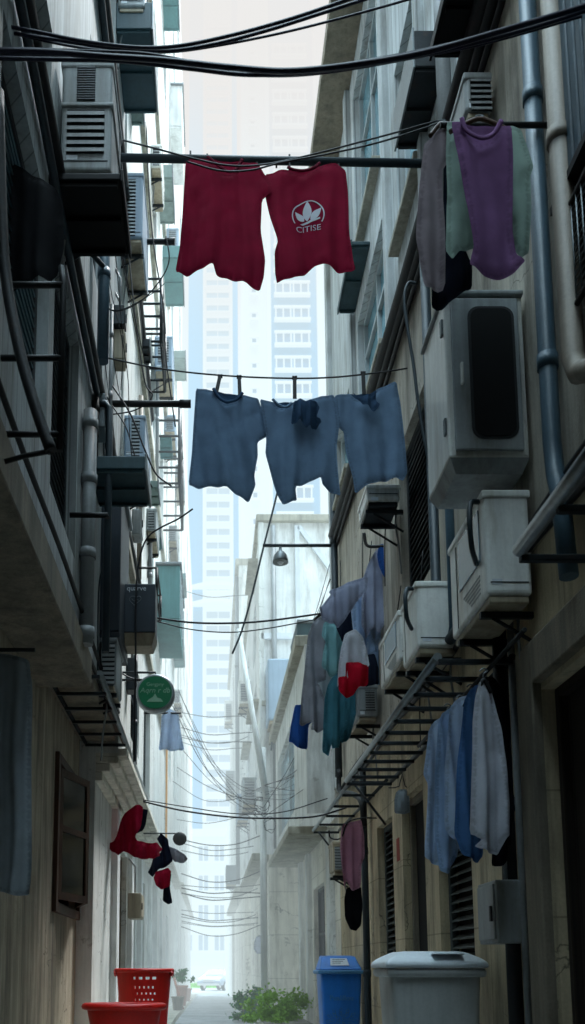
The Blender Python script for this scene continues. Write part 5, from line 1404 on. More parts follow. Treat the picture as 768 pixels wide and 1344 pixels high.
tag(mb.build('hanging_rail', 'metal_black'), 'thin black rail under the long rack carrying the blue shirts', 'rail')
for i, (pts, Y, m, lab, sd_) in enumerate(lowers[1:]):
    x, y = max(pts, key=lambda p: -p[1])
    hanger(x, y - 1, Y, 9, ['black hanger in the pale grey white shirt', 'black hanger in the deep blue shirt', 'black hanger in the shirt behind the deep blue one', 'black hanger in the shirt with the lowest hem', 'black hanger at the far end of the rack rail'][i], 'metal_black', hook=.06)

# laundry cluster, middle right; zoom frame 370,700 at .2231 px
sz = .2231
def Cl(pts): return Zm(pts, 370, 700, sz)
cluster = [
    (Cl([(580, 75), (640, 65), (690, 80), (695, 150), (670, 230), (625, 275), (600, 240), (585, 180), (575, 120)]), 8.2, 'cloth_royal', 'crumpled dark blue cloth draped over the arm below the air conditioner', 61, 60, .03),
    (Cl([(495, 250), (520, 180), (560, 110), (580, 85), (600, 110), (605, 250), (608, 400), (600, 520), (575, 570), (550, 545), (515, 560), (500, 600), (480, 540), (480, 400), (490, 320)]), 8.3, 'cloth_lilac', 'long grey lilac striped shirt at the top of the clothes cluster', 63, 55, .03),
    (Cl([(285, 345), (370, 310), (465, 272), (500, 265), (490, 330), (440, 380), (410, 430), (370, 490), (330, 540), (290, 520), (245, 480), (232, 440), (290, 370), (305, 385)]), 8.15, 'cloth_lilac', 'purple grey sleeve garment blown sideways in the clothes cluster', 65, 40, .035),
    (Cl([(430, 380), (470, 290), (500, 270), (495, 420), (510, 600), (540, 640), (555, 690), (490, 725), (450, 690), (440, 600), (435, 500)]), 8.4, 'cloth_sky', 'light blue garment in the middle of the clothes cluster', 67, 50, .03),
    (Cl([(330, 545), (400, 430), (440, 385), (455, 600), (430, 660), (360, 640)]), 8.5, 'cloth_navy', 'dark navy garment deep inside the clothes cluster', 69, 40, .03),
    (Cl([(255, 530), (330, 540), (380, 570), (390, 600), (350, 700), (320, 830), (300, 835), (245, 780), (255, 700), (270, 640), (245, 600)]), 8.6, 'cloth_teal_pale', 'pale aqua cloth left of the white and red one', 71, 55, .03),
    (Cl([(380, 600), (430, 570), (470, 610), (490, 700), (505, 780), (450, 775), (390, 765), (380, 850), (340, 860), (330, 890), (345, 780), (360, 680)]), 8.05, 'cloth_white', 'white upper cloth over the bright red one in the cluster', 73, 34, .03),
    (Cl([(385, 765), (440, 770), (500, 785), (500, 880), (440, 900), (415, 940), (370, 955), (345, 920), (340, 855), (385, 850)]), 8.0, 'cloth_red', 'bright red cloth at the front of the cluster', 75, 34, .035),
    (Cl([(190, 530), (225, 500), (260, 510), (250, 600), (245, 700), (252, 860), (200, 872), (215, 900), (250, 1000), (255, 1140), (215, 1157), (180, 1150), (185, 1100), (110, 1125), (120, 1050), (140, 850), (155, 700), (165, 600)]), 8.8, 'cloth_grey', 'long taupe grey robe at the left of the cluster', 77, 40, .035),
    (Cl([(270, 560), (250, 640), (250, 700), (280, 700), (290, 560), (330, 545), (300, 520), (270, 520)]), 8.9, 'cloth_teal', 'strip of blue teal cloth behind the taupe robe', 78, 40, .02),
    (Cl([(300, 860), (330, 830), (345, 900), (370, 960), (385, 1050), (370, 1140), (350, 1160), (330, 1250), (300, 1260), (290, 1230), (275, 1295), (248, 1280), (255, 1150), (262, 980), (280, 900)]), 8.5, 'cloth_teal', 'deep teal skirt hanging lowest in the cluster', 79, 48, .03),
    (Cl([(85, 1020), (110, 1015), (115, 1060), (130, 1120), (180, 1100), (145, 1130), (145, 1258), (100, 1255), (70, 1220), (52, 1215), (65, 1130)]), 9.0, 'cloth_royal', 'small royal blue cloth peeking under the taupe robe', 81, 50, .025),
    (Cl([(490, 725), (540, 715), (560, 790), (565, 880), (500, 890), (505, 790)]), 8.3, 'cloth_navy', 'dark navy cloth behind the bright red one', 83, 40, .02)]
cluster += [
    (Cl([(250, 520), (330, 540), (400, 640), (380, 720), (300, 870), (290, 980), (240, 1020), (205, 870), (225, 650)]), 9.1, 'cloth_greyblue', 'grey blue garment behind the aqua cloth in the cluster', 87, 45, .03),
    (Cl([(560, 640), (600, 560), (610, 700), (600, 880), (560, 890), (540, 760)]), 8.6, 'cloth_sky', 'narrow blue cloth hanging behind the white and red one', 88, 45, .03),
    (Cl([(430, 330), (500, 250), (570, 110), (600, 100), (605, 300), (600, 560), (560, 640), (520, 700), (470, 690), (440, 600), (420, 450)]), 8.45, 'cloth_sky_pale', 'pale blue long shirt at the back of the clothes cluster', 84, 50, .03),
    (Cl([(300, 560), (360, 480), (440, 430), (470, 560), (460, 700), (400, 780), (330, 840), (290, 780)]), 8.7, 'cloth_teal_pale', 'pale aqua shirt at the back of the clothes cluster', 85, 45, .03),
    (Cl([(345, 860), (380, 850), (470, 900), (440, 960), (420, 1080), (390, 1200), (350, 1230), (335, 1000)]), 8.6, 'cloth_teal', 'second teal cloth beside the deep teal skirt', 86, 45, .03)]
for pts, Y, m, lab, sd_, kk, am in cluster:
    pts = outset(pts, 2.6)
    garment(pts, Y, m, 'garment', lab, 'garment', 'clothes cluster on the right wall', amp=am, k=kk, thick=.035, seed=sd_, sp=.017, wrinkle=.012)
strip('dark bent arm from the wall holding the cluster of clothes', [P(478, 700, Y=8.25), P(482, 716, Y=8.25), P(500, 717, Y=8.2), (XR, 8.2, P(500, 717, Y=8.2).z)], .016, 'metal_black', 'wall_bracket', 'bracket')
mb = MB(); qa, qb = P(412, 814, Y=8.85), P(520, 724, Y=8.3)
mb.tube([qa, qb, (XR, 8.3, qb.z)], .014, 8); tag(mb.build('wall_bracket', 'metal_black'), 'slanting black rod inside the cluster of clothes', 'bracket')

# pink cloth, black bag, hanging bag
garment([(449, 1083), (460, 1079), (474, 1076), (478, 1095), (479, 1125), (474, 1135), (473, 1165), (462, 1170), (455, 1155), (452, 1168), (449, 1140), (446, 1110)], 8.9, 'cloth_pink', 'towel', 'pink striped towel hanging over the black bag', 'towel', amp=.025, k=60, thick=.02, seed=91)
garment([(455, 1165), (474, 1163), (476, 1190), (474, 1215), (468, 1222), (460, 1220), (453, 1205), (452, 1180)], 8.95, 'cloth_black', 'bag', 'black bag hanging below the pink striped towel', 'bag', amp=.02, k=20, thick=.06, seed=93)
strip('black bent wire holding the pink towel', [P(432, 1090, Y=9), P(434, 1100, Y=9), P(448, 1100, Y=8.9), P(456, 1080, Y=8.9), P(474, 1074, Y=8.9), (XR, 8.9, P(474, 1074, Y=8.9).z)], .008, 'metal_black', 'wire_hook', 'hook', n=3)
q = P(527, 1055, X=1.6); Yg = q.y
garment([(520, 1040), (525, 1036), (533, 1036), (537, 1042), (539, 1066), (530, 1069), (518, 1067), (518, 1050)], Yg, 'cloth_greyblue', 'bag', 'small grey cloth bag hanging on a wire over the louvred door', 'bag', amp=.008, k=30, thick=.04, seed=95, sp=.012)
strip('thin wire hook carrying the small grey cloth bag', [P(510, 1034, Y=Yg), P(524, 1032, Y=Yg), P(528, 1014, Y=Yg), P(532, 1032, Y=Yg), P(548, 1040, Y=Yg)], .005, 'metal_black', 'wire_hook', 'hook', n=2)

# left low clothes, zoom frame 130,1040 at .2263
sl = .2263
def Ll(pts): return Zm(pts, 130, 1040, sl)
lowl = [
    (Ll([(205, 75), (235, 70), (255, 85), (250, 150), (240, 205), (210, 258), (222, 282), (262, 286), (300, 296), (335, 290), (367, 325), (350, 345), (352, 366), (316, 386), (285, 380), (250, 390), (205, 374), (165, 348), (145, 345), (128, 352), (110, 363), (88, 345), (70, 342), (46, 303), (78, 285), (102, 248), (125, 170), (150, 120)]), 10.0, 'cloth_crimson', 'large dark red garment flung over the wires at lower left, one sleeve stretched right', 101),
    (Ll([(255, 95), (285, 100), (270, 180), (250, 220), (215, 240), (240, 200), (250, 150)]), 10.05, 'cloth_navy', 'narrow navy strip beside the large dark red garment', 103),
    (Ll([(335, 270), (360, 235), (400, 270), (405, 310), (430, 400), (390, 430), (350, 445), (310, 490), (282, 465), (300, 420), (315, 380), (355, 350), (365, 320)]), 10.4, 'cloth_navy', 'dark patterned navy garment right of the red sleeve', 104),
    (Ll([(400, 310), (450, 330), (500, 360), (515, 385), (490, 410), (440, 405), (420, 380)]), 10.5, 'cloth_grey', 'grey speckled cloth pointing right toward the black disc', 105),
    (Ll([(330, 460), (400, 436), (420, 460), (410, 500), (415, 540), (360, 563), (330, 540), (315, 495)]), 10.35, 'cloth_crimson', 'small red cloth below the patterned navy garment', 106),
    (Ll([(385, 480), (420, 470), (410, 550), (425, 640), (400, 648), (370, 630), (372, 570)]), 10.45, 'cloth_navy', 'navy sock hanging lowest beneath the small red cloth', 107)]
for pts, Y, m, lab, sd_ in lowl:
    garment(pts, Y, m, 'garment', lab, 'garment', 'clothes on the wires at lower left', amp=.04, k=38, thick=.04, seed=sd_, sp=.013, wrinkle=.024)
garment([(212, 938), (222, 930), (234, 935), (238, 965), (242, 984), (228, 986), (218, 984), (208, 984), (211, 960)], 12.2, 'cloth_sky_pale', 'garment', 'pale blue cloth hanging behind the round green sign', 'garment', amp=.03, k=40, thick=.03, seed=111)
mb = MB(); q = P(228, 936, Y=12.2); mb.tube([(XL, 12.2, q.z), (q.x + .1, 12.2, q.z)], .015, 8); tag(mb.build('wall_bracket', 'metal_black'), 'short rod holding the pale blue cloth behind the green sign', 'bracket')

# ------------------------------------------------------------------ cables
def cab(label, pts, Y, r, m='cable_violet', Yend=None, group=None, name='cable', n=8):
    Yend = Y if Yend is None else Yend
    k = len(pts) - 1
    strip(label, [P(x, y, Y=Y + (Yend - Y) * i / k) for i, (x, y) in enumerate(pts)], r, m, name, 'cable', group, 6, n)
G = 'cables crossing the sky at the top'
cab('thickest black cable in the bundle across the sky, highest at the right edge', [(-30, 66), (60, 68), (140, 74), (215, 79), (300, 88), (380, 93), (470, 84), (560, 68), (660, 40), (768, 8), (800, -4)], 3.30, 0.0117, group=G)
cab('black cable just below the thickest one across the sky', [(-30, 76), (80, 78), (160, 80), (250, 90), (330, 98), (420, 93), (520, 78), (600, 62), (700, 36), (800, 4)], 3.35, 0.0086, group=G)
cab('thin black cable under the sky bundle, dipping lowest of all', [(-30, 70), (90, 74), (180, 80), (240, 88), (310, 97), (380, 99), (450, 92), (540, 76), (640, 56), (768, 20), (800, 10)], 3.40, 0.0062, group=G)
cab('upper cable rising from the left edge toward the top right of the sky gap', [(-30, 28), (40, 40), (110, 54), (180, 62), (235, 60), (300, 47), (370, 28), (440, 5), (500, -18)], 3.60, 0.0078, group=G)
cab('middle cable rising toward the top right of the sky gap', [(-30, 36), (60, 50), (140, 62), (215, 67), (280, 58), (350, 40), (420, 18), (500, -8)], 3.65, 0.0078, group=G)
cab('lowest of the cables rising toward the top right of the sky gap', [(-30, 32), (80, 58), (160, 68), (225, 68), (290, 59), (370, 43), (450, 23), (540, -2), (600, -22)], 3.70, 0.0055, group=G)
cab('thin cable parting from the bundle left of the first red shirt', [(-30, 62), (100, 66), (190, 70), (260, 82), (330, 91), (400, 90), (500, 76), (620, 50), (800, -2)], 3.45, 0.0055, group=G)
cab('black cable draped from the left air conditioner over the drying pole up to the right', [(120, 172), (158, 183), (205, 195), (250, 207), (300, 217), (345, 216), (400, 205), (470, 187), (540, 168), (620, 143), (700, 100), (730, 84)], 5.4, .006, 'cable_black', group='cables over the drying pole')
cab('second black cable running beside it over the drying pole', [(245, 212), (290, 224), (330, 223), (370, 213), (430, 202), (500, 186), (580, 160), (650, 133), (705, 106)], 5.35, .006, 'cable_black', group='cables over the drying pole')
cab('thicker of two black cables from the sign box to the purple sleeve', [(205, 811), (250, 817), (300, 818), (350, 815), (425, 805)], 8.2, .010, 'cable_black')
cab('thinner of two black cables from the sign box to the purple sleeve', [(207, 816), (250, 826), (300, 830), (350, 825), (415, 813)], 8.25, .006, 'cable_black')
cab('thick dark cable sagging across the alley above the round disc', [(188, 1052), (240, 1064), (300, 1072), (350, 1074), (412, 1072), (455, 1060)], 9.6, .010, 'cable_black')
cab('thin cable just above the thick one over the round disc', [(188, 1050), (250, 1060), (310, 1068), (370, 1066), (430, 1048)], 9.8, .006, 'cable_black')
cab('black wire climbing from the round sign past the sign box and curling right', [(176, 1000), (177, 930), (178, 860), (178, 800), (180, 755), (186, 722), (196, 703), (212, 692), (234, 681), (253, 668)], 7.45, .008, 'cable_black')
cab('steep thick cable slanting down from the blue shirts to the leaning pole', [(368, 630), (362, 655), (345, 722), (331, 780), (318, 826), (305, 858)], 12, .014, 'pipe_dark')
cab('black wire looping from the black pole stub to the balcony guard', [(110, 350), (125, 385), (150, 408), (185, 395), (212, 365), (222, 340), (218, 310)], 7.2, .006, 'cable_black')
cab('thin wire sagging below the loop on the left wall', [(105, 385), (130, 402), (160, 406), (200, 385), (216, 372)], 7.0, .004, 'cable_black')
cab('black wire falling from the left wall to the lower balcony guard', [(125, 475), (150, 510), (172, 545), (190, 590), (205, 622), (225, 638)], 7.6, .008, 'cable_black')
cab('second wire falling beside it toward the canopy', [(122, 470), (140, 520), (165, 560), (178, 600), (200, 640)], 7.4, .006, 'cable_black')
cab('black wire running down from the window box to the pole stub', [(150, 200), (165, 300), (178, 420), (190, 500), (200, 520), (178, 538), (140, 545)], 7.8, .007, 'cable_black')
cab('long wire along the far edge of the left facades', [(192, 160), (196, 260), (203, 330), (214, 400), (218, 470), (226, 530), (230, 560)], 8.6, .007, 'cable_black')
cab('wire beside the tall black box on the left', [(136, 560), (138, 650), (140, 720), (130, 770), (128, 880)], 6.9, .006, 'pipe_dark')
cab('black hose dangling from the bracket left of the tall cabinet', [(546, 372), (536, 372), (531, 392), (535, 430), (543, 480), (548, 520), (556, 570), (566, 620)], 5.9, .012, 'pipe_dark', name='hose')
cab('thin cable looping beside the blue grey drainpipe at upper right', [(704, 100), (712, 130), (716, 180), (714, 230), (718, 280), (728, 292), (734, 285)], 4.05, .009, 'metal_black')
cab('wire from the round sign bracket into the meters on the left', [(142, 865), (155, 880), (172, 890), (186, 892)], 8.5, .007, 'cable_black')
for i, (xa, ya, xb, yb) in enumerate(((434, 760, 392, 850), (436, 750, 380, 905), (437, 770, 400, 900), (433, 740, 386, 880), (440, 765, 408, 830))):
    cab('thin straight wire fanning down from the far downpipe before the cross-braced wall', [(xa, ya), ((xa + xb) / 2 + 2, (ya + yb) / 2 + 3), (xb, yb)], 11.2 + i * .1, .005, 'cable_black', Yend=15, group='wires fanning from the far downpipe')
rg = random.Random(12)
lab = 'thin sagging wire tangled between the left facades and the utility pole'
for i in range(11):
    ya = rg.uniform(900, 1080); yb = rg.uniform(1030, 1075); xs_ = rg.uniform(222, 250)
    sg = rg.uniform(4, 26)
    cab(lab, [(xs_, ya), (xs_ + (345 - xs_) * .35, ya + (yb - ya) * .45 + sg), (xs_ + (345 - xs_) * .7, ya + (yb - ya) * .8 + sg * .8), (345, yb)], rg.uniform(13, 18), rg.uniform(.003, .006), 'cable_black', Yend=15.9, group='wires tangled to the utility pole')
lab = 'thin wire strung from the utility pole across to the right wall'
for i in range(9):
    ya = rg.uniform(1030, 1075); yb = rg.uniform(940, 1060); xe = rg.uniform(400, 440)
    sg = rg.uniform(3, 14)
    cab(lab, [(345, ya), (345 + (xe - 345) * .5, (ya + yb) / 2 + sg), (xe, yb)], 15.9, rg.uniform(.004, .007), 'cable_black', Yend=11.6, group='wires from the pole to the right wall')
lab = 'faint thin wire sagging across the far alley'
for i in range(20):
    y = rg.choice([770, 930, 955, 975, 1110, 1150, 1165, 1185, 1200, 1215]) + rg.uniform(-12, 12); sg = rg.uniform(3, 12)
    cab(lab, [(238, y), (275, y + sg), (310, y + sg * .8), (345, y - rg.uniform(-8, 10))], rg.uniform(17, 24), rg.uniform(.007, .012), 'cable_black', group='wires across the far alley')
# tangle on the pole: coils
lab = 'small coil of spare wire tied to the utility pole'
for i in range(2):
    c = P(rg.uniform(335, 356), rg.uniform(1030, 1085), Y=15.85); rr = rg.uniform(.08, .17)
    tilt = rg.uniform(-.6, .6)
    pts = [c + Vector((rr * math.cos(a * .6) * rg.uniform(.8, 1.1), -.05 + .05 * math.sin(a), rr * math.sin(a * .6) * rg.uniform(.8, 1.2) + tilt * .1 * a / 10)) for a in range(22)]
    strip(lab, pts, .006, 'cable_black', 'wire_coil', 'coil', 'wire coils on the utility pole', 5, 3)
# wall wires with droops on the upper left facade
lab = 'thin loose wire drooping down the upper left facade'
for i in range(10):
    x = rg.uniform(120, 175); y = rg.uniform(250, 480); 
    cab(lab, [(x, y), (x + rg.uniform(2, 10), y + 60), (x + rg.uniform(5, 20), y + 130), (x + rg.uniform(10, 34), y + rg.uniform(150, 230))], rg.uniform(6.6, 7.2), .004, 'cable_black', Yend=8, group='loose wires on the left facade')
lab = 'thin loose wire hanging on the right wall'
for i in range(8):
    y0_ = rg.uniform(4.6, 11); z0_ = rg.uniform(3.4, 6.3)
    strip(lab, [(XR - .02, y0_, z0_), (XR - .05, y0_ + rg.uniform(-.2, .2), z0_ - .4), (XR - .02, y0_ + rg.uniform(-.3, .5), z0_ - rg.uniform(.6, 1.2))], .005, 'cable_black', 'cable', 'cable', 'loose wires on the right wall')

# ------------------------------------------------------------------ bins and baskets
# grey wheeled bin
by = 5.15
def BX(px, py=1265): return P(px, py, Y=by).x
xl, xr = BX(513), BX(632); ztop = P(560, 1272, Y=by).z
r = thing('wheeled_bin', 'large grey wheeled bin with pale domed lid at lower right', 'bin', ((xl + xr) / 2, by + .33, 0))
mb = MB(); x0, x1 = xl, xr; D_ = .42
b = bmesh.new(); bmesh.ops.create_cube(b, size=1)
for v in b.verts:
    t = v.co.z + .5; s_ = .84 + .16 * t
    v.co = Vector(((x0 + x1) / 2 + v.co.x * (x1 - x0) * s_, by + D_ / 2 + v.co.y * D_ * s_, .06 + t * (ztop - .06)))
bmesh.ops.bevel(b, geom=b.edges[:], offset=.035, segments=4, affect='EDGES', profile=.5)
mb.join(b, smooth=True); body = mb.build('body', 'grey_plastic', r)
mb = MB(); mb.box(x0 - .025, x1 + .025, by - .025, by + D_ + .025, ztop - .045, ztop + .004, bev=.02, seg=3); mb.build('rim', 'grey_plastic', r)
mb = MB()
def lidring(ins, z): return [(x0 - .035 + ins, by - .035 + ins, z), (x1 + .035 - ins, by - .035 + ins, z), (x1 + .035 - ins, by + D_ + .035 - ins, z), (x0 - .035 + ins, by + D_ + .035 - ins, z)]
b = bmesh.new()
rings = [[b.verts.new(p) for p in lidring(i_, z_)] for i_, z_ in ((0, ztop + .006), (0, ztop + .035), (.03, ztop + .06), (.1, ztop + .095), (.12, ztop + .1))]
for q0_, q1_ in zip(rings, rings[1:]):
    for k in range(4): b.faces.new((q0_[k], q0_[(k + 1) % 4], q1_[(k + 1) % 4], q1_[k]))
b.faces.new(rings[-1]); b.faces.new(rings[0][::-1])
bmesh.ops.bevel(b, geom=b.edges[:], offset=.014, segments=3, affect='EDGES', profile=.5)
mb.join(b, smooth=False); lid = mb.build('lid', 'grey_plastic_lid', r)
mb = MB(); mb.box((x0 + x1) / 2 - .02, x1 - .1, by - .035, by + .12, ztop + .08, ztop + .088, bev=.004); mb.build('grip', 'grey_plastic_lid', lid)
mb = MB(); mb.tube([(x0 + .05, by + D_ + .06, ztop - .02), (x1 - .05, by + D_ + .06, ztop - .02)], .016, 8); mb.build('handle', 'grey_plastic', r)
for xx in (x0 + .05, x1 - .05):
    mb = MB(); mb.lathe([(.03, -.025), (.09, -.025), (.1, -.015), (.1, .015), (.09, .025), (.03, .025)], (xx, by + D_ - .02, .1), 20, 'X'); mb.build('wheel', 'tyre', r)
mb = MB(); mb.prism([(x0 + .03 + .04, .25), (x0 + .15, .25), (x0 + .15, .6), (x0 + .11, .72), (x0 + .07, .6)], 'Y', by + .025, by + .04); mb.build('moulded_recess', 'grey_plastic_lid', r)
# blue bin
by = 9.7
xl, xr = P(421, 1280, Y=by).x, P(475, 1280, Y=by).x; zr = P(445, 1276, Y=by).z; zl = P(445, 1255, Y=by).z; D_ = .42
r = thing('litter_bin', 'blue plastic litter bin with slanted lid and white label', 'bin', ((xl + xr) / 2, by + .2, 0))
b = bmesh.new(); bmesh.ops.create_cube(b, size=1)
for v in b.verts:
    t = v.co.z + .5; s_ = .82 + .18 * t
    v.co = Vector(((xl + xr) / 2 + v.co.x * (xr - xl) * s_, by + D_ / 2 + v.co.y * D_ * s_, .02 + t * (zr - .02)))
bmesh.ops.bevel(b, geom=b.edges[:], offset=.03, segments=4, affect='EDGES', profile=.5)
mb = MB(); mb.join(b, smooth=True); mb.build('body', 'blue_plastic', r)
mb = MB(); mb.box(xl - .03, xr + .02, by - .03, by + D_ + .03, zr - .02, zr + .02, bev=.014, seg=3); mb.build('rim', 'faint_blue', r)
b = bmesh.new()
lo = [(xl - .01, by - .01, zr + .021), (xr + .01, by - .01, zr + .021), (xr + .01, by + D_, zr + .021), (xl - .01, by + D_, zr + .021)]
hi = [(xl + .03, by + .12, zl), (xr - .05, by + .12, zl), (xr - .05, by + D_ - .1, zl + .01), (xl + .03, by + D_ - .1, zl + .01)]
m2 = MB(); m2.hexa(lo, hi); bmesh.ops.bevel(m2.bm, geom=m2.bm.edges[:], offset=.018, segments=3, affect='EDGES', profile=.5); b.free()
lid = m2.build('lid', 'blue_plastic', r)
mb = MB()
def lidpt(u, v, off=.004):
    a0, a1 = Vector(lo[0]).lerp(Vector(lo[1]), u), Vector(hi[0]).lerp(Vector(hi[1]), u); return a0.lerp(a1, v) + Vector((0, -off * .8, off * .6))
mb.hexa([lidpt(.25, .3), lidpt(.72, .3), lidpt(.72, .82), lidpt(.25, .82)], [lidpt(.25, .3, .007), lidpt(.72, .3, .007), lidpt(.72, .82, .007), lidpt(.25, .82, .007)])
lb_ = mb.build('label_plate', 'label_white', lid)
mb = MB()
for i in range(3): 
    v0 = .7 - i * .13
    mb.hexa([lidpt(.3, v0, .0075), lidpt(.66 - .07 * i, v0, .0075), lidpt(.66 - .07 * i, v0 + .05, .0075), lidpt(.3, v0 + .05, .0075)], [lidpt(.3, v0, .009), lidpt(.66 - .07 * i, v0, .009), lidpt(.66 - .07 * i, v0 + .05, .009), lidpt(.3, v0 + .05, .009)])
mb.build('lettering', 'metal_grey', lb_)
text_mesh('Pualillou', .075, 'lettering', 'faint_blue', r, Matrix.Translation(((xl + xr) / 2, by + .01, zr - .27)) @ FACE_CAM, extr=.012)
mb = MB(); cx_, cz_ = (xl + xr) / 2, zr - .5
for ring, cnt, rr in ((0, 5, .05), (1, 9, .1), (2, 12, .14)):
    for k in range(cnt):
        a = 2 * math.pi * k / cnt + ring * .3
        p = Vector((cx_ + rr * math.cos(a), by + .012, cz_ + rr * .75 * math.sin(a)))
        d = Vector((math.cos(a), 0, math.sin(a))) * .028; nn = Vector((-math.sin(a), 0, math.cos(a))) * .016
        mb.tube([p - d, p + nn, p + d, p - nn, p - d], .003, 4, caps=False)
mb.build('emblem', 'faint_blue', r)
# red basket with holes
def tapered_tub(mb, c, r0, r1, z0, z1, seg=40, holes=None, oval=.85, lip=.03):
    def pt(a, z, d=0):
        t = (z - z0) / (z1 - z0); rr = r0 + (r1 - r0) * t - d
        return Vector((c[0] + rr * math.cos(a), c[1] + rr * oval * math.sin(a), z))
    nz = holes[0] if holes else 10
    for d in (0, .006):
        g = [[mb.bm.verts.new(pt(2 * math.pi * k / seg, z0 + (z1 - z0) * j / nz, d)) for k in range(seg)] for j in range(nz + 1)]
        for j in range(nz):
            for k in range(seg):
                if holes and holes[1](k, j): continue
                f = mb.bm.faces.new((g[j][k], g[j][(k + 1) % seg], g[j + 1][(k + 1) % seg], g[j + 1][k])); f.smooth = True
        if d == 0: mb.bm.faces.new(g[0][::-1])
    mb.tube([pt(2 * math.pi * k / seg, z1, -lip * .3) for k in range(seg + 1)], lip * .62, 8, caps=False)
yb_ = 8.0
zt_ = P(187, 1274, Y=yb_).z; cxb = P(187, 1274, Y=yb_).x; rt = abs(P(225, 1274, Y=yb_).x - cxb)
q = thing('laundry_basket', 'taller red plastic laundry basket with pierced side', 'basket', (cxb, yb_ + rt, .38))
mb = MB()
SEG, NZ = 72, 22
def holes(k, j):
    a = (k / SEG) * 360
    if not (246 < a < 298 or 64 < a < 116): return False
    if j == 19: return k % 3 != 0
    return 6 <= j <= 16 and j % 2 == 0 and (k + (j // 2) % 2) % 2 == 0
tapered_tub(mb, (cxb, yb_ + rt * .85), rt * .78, rt * .97, .38, zt_, SEG, (NZ, holes))
mb.build('tub', 'red_plastic', q)
mb = MB()
for k in range(13):
    pass
for s_ in (1, -1):
    a0 = math.pi / 2 * (1 - s_)
    mb.tube(spline([(cxb + s_ * rt * 1.0, yb_ + rt * .85 + y, zt_ - .01 - (.0 if abs(y) > .05 else .03)) for y in (-.1, -.05, .05, .1)], 4), .012, 8)
mb.build('handle', 'red_plastic', q)
yb_ = 6.55
zt_ = P(161, 1322, Y=yb_).z; cxb = P(161, 1322, Y=yb_).x; rt = abs(P(213, 1322, Y=yb_).x - cxb)
q = thing('wash_tub', 'low wide red plastic wash tub in front of the laundry basket', 'tub', (cxb, yb_ + rt * .5, .38))
mb = MB(); tapered_tub(mb, (cxb, yb_ + rt * .45), rt * .72, rt * .97, .38, zt_, 64, None, .62, .04); mb.build('tub', 'red_plastic', q)
mb = MB()
for k, (y0_, y1_) in enumerate(((5.6, 7.3), (7.3, 9.2))): mb.box(-1.24, -.2, y0_ + .003, y1_, .0, .375, bev=.015)
tag(mb.build('doorstep', 'concrete_light'), 'raised concrete doorstep carrying the red tub and basket', 'step')

# ------------------------------------------------------------------ bush, planter, clutter
def bush(label, c, rx, ry, rz, n, m, seed, lsz=.05):
    rg = random.Random(seed)
    r = thing('bush', label, 'bush', (c[0], c[1], c[2]))
    mb = MB()
    lumps = [Vector((rg.gauss(0, .5) * rx, rg.gauss(0, .45) * ry, rg.uniform(.1, .9) ** 1.3 * rz)) for _ in range(30)]
    for i in range(n):
        l = rg.choice(lumps)
        d = Vector((rg.gauss(0, 1), rg.gauss(0, 1), rg.gauss(0, 1))).normalized() * rg.uniform(.2, 1) * rx * (.3 if rg.random() < .8 else .55)
        p = Vector(c) + l + d
        if p.z < c[2] + .02: p.z = c[2] + rg.uniform(.02, .15)
        s_ = lsz * rg.uniform(.5, 1.9)
        ax = Vector((rg.gauss(0, 1), rg.gauss(0, 1), rg.gauss(0, .6) + .3)).normalized()
        sd2 = ax.cross(Vector((rg.gauss(0, 1), rg.gauss(0, 1), rg.gauss(0, 1)))).normalized()
        mb.face([p, p + ax * s_ * .5 + sd2 * s_ * .28, p + ax * s_ * 1.1, p + ax * s_ * .5 - sd2 * s_ * .28])
    mb.build('foliage', m, r, fixn=False)
    mb = MB()
    for l in lumps[:9]:
        mb.tube([Vector(c) + Vector((l.x * .2, l.y * .2, 0)), Vector(c) + l * .6 + Vector((0, 0, .03)), Vector(c) + l], .009, 5)
    mb.build('branches', 'stem', r)
q = P(355, 1344, Y=15.2)
bush('bright green leafy bush spilling over the low planter on the right', (1.12, 15.0, .12), .46, .7, .52, 3600, 'leaf_bright', 4)
bush('darker green bush behind the bright one beside the road', (.72, 17.4, .02), .36, .55, .62, 2300, 'leaf_dark', 5)
r = thing('planter', 'low concrete planter trough under the bright green bush', 'planter', (1.2, 14.9, 0))
mb = MB(); mb.box(.78, 1.62, 14.0, 16.0, 0, .14, bev=.02); mb.build('trough', 'concrete_light', r)
mb = MB(); mb.box(.84, 1.56, 14.06, 15.94, .142, .16); mb.build('soil', 'ground_soil', r)
bush('small potted green plant on the left kerb far along the alley', (-.72, 24, .62), .16, .16, .4, 500, 'leaf_dark', 9, .06)
def pot(x, y, rr, h, m, label):
    z0 = ground_z(y) + .1
    r = thing('flower_pot', label, 'pot', (x, y, z0))
    mb = MB(); mb.lathe([(rr * .7, 0), (rr, h * .9), (rr * 1.12, h * .9), (rr * 1.12, h), (rr * .92, h), (rr * .85, h * .8)], (x, y, z0), 20); mb.build('body', m, r)
defm('terracotta', '#9a5a3c', var=.2, streak=.3)
pot(-.72, 24, .15, .52, 'terracotta', 'terracotta pot holding the small plant on the left kerb')
pot(-.7, 20.5, .14, .3, 'concrete', 'grey empty pot low on the left kerb')
pot(-.74, 29, .18, .4, 'terracotta', 'distant terracotta pot on the left kerb')
mb = MB(); mb.tube([(-.62, 21.5, .05), (-.85, 22.2, .75)], .03, 6); tag(mb.build('leaning_board', 'terracotta'), 'short reddish post leaning on the left kerb', 'post')
r = thing('cloth_bundle', 'white bag hanging on the cream wall behind the bush', 'bag', (.95, 22, .7))
bpy.data.objects.remove(r)
garment([(336, 1230), (341, 1227), (345, 1232), (346, 1245), (343, 1252), (337, 1252), (333, 1246), (334, 1236)], 17.5, 'cloth_white', 'bag', 'white plastic bag hanging on the wall left of the blue bin', 'bag', amp=.02, k=12, thick=.09, seed=131, sp=.03)

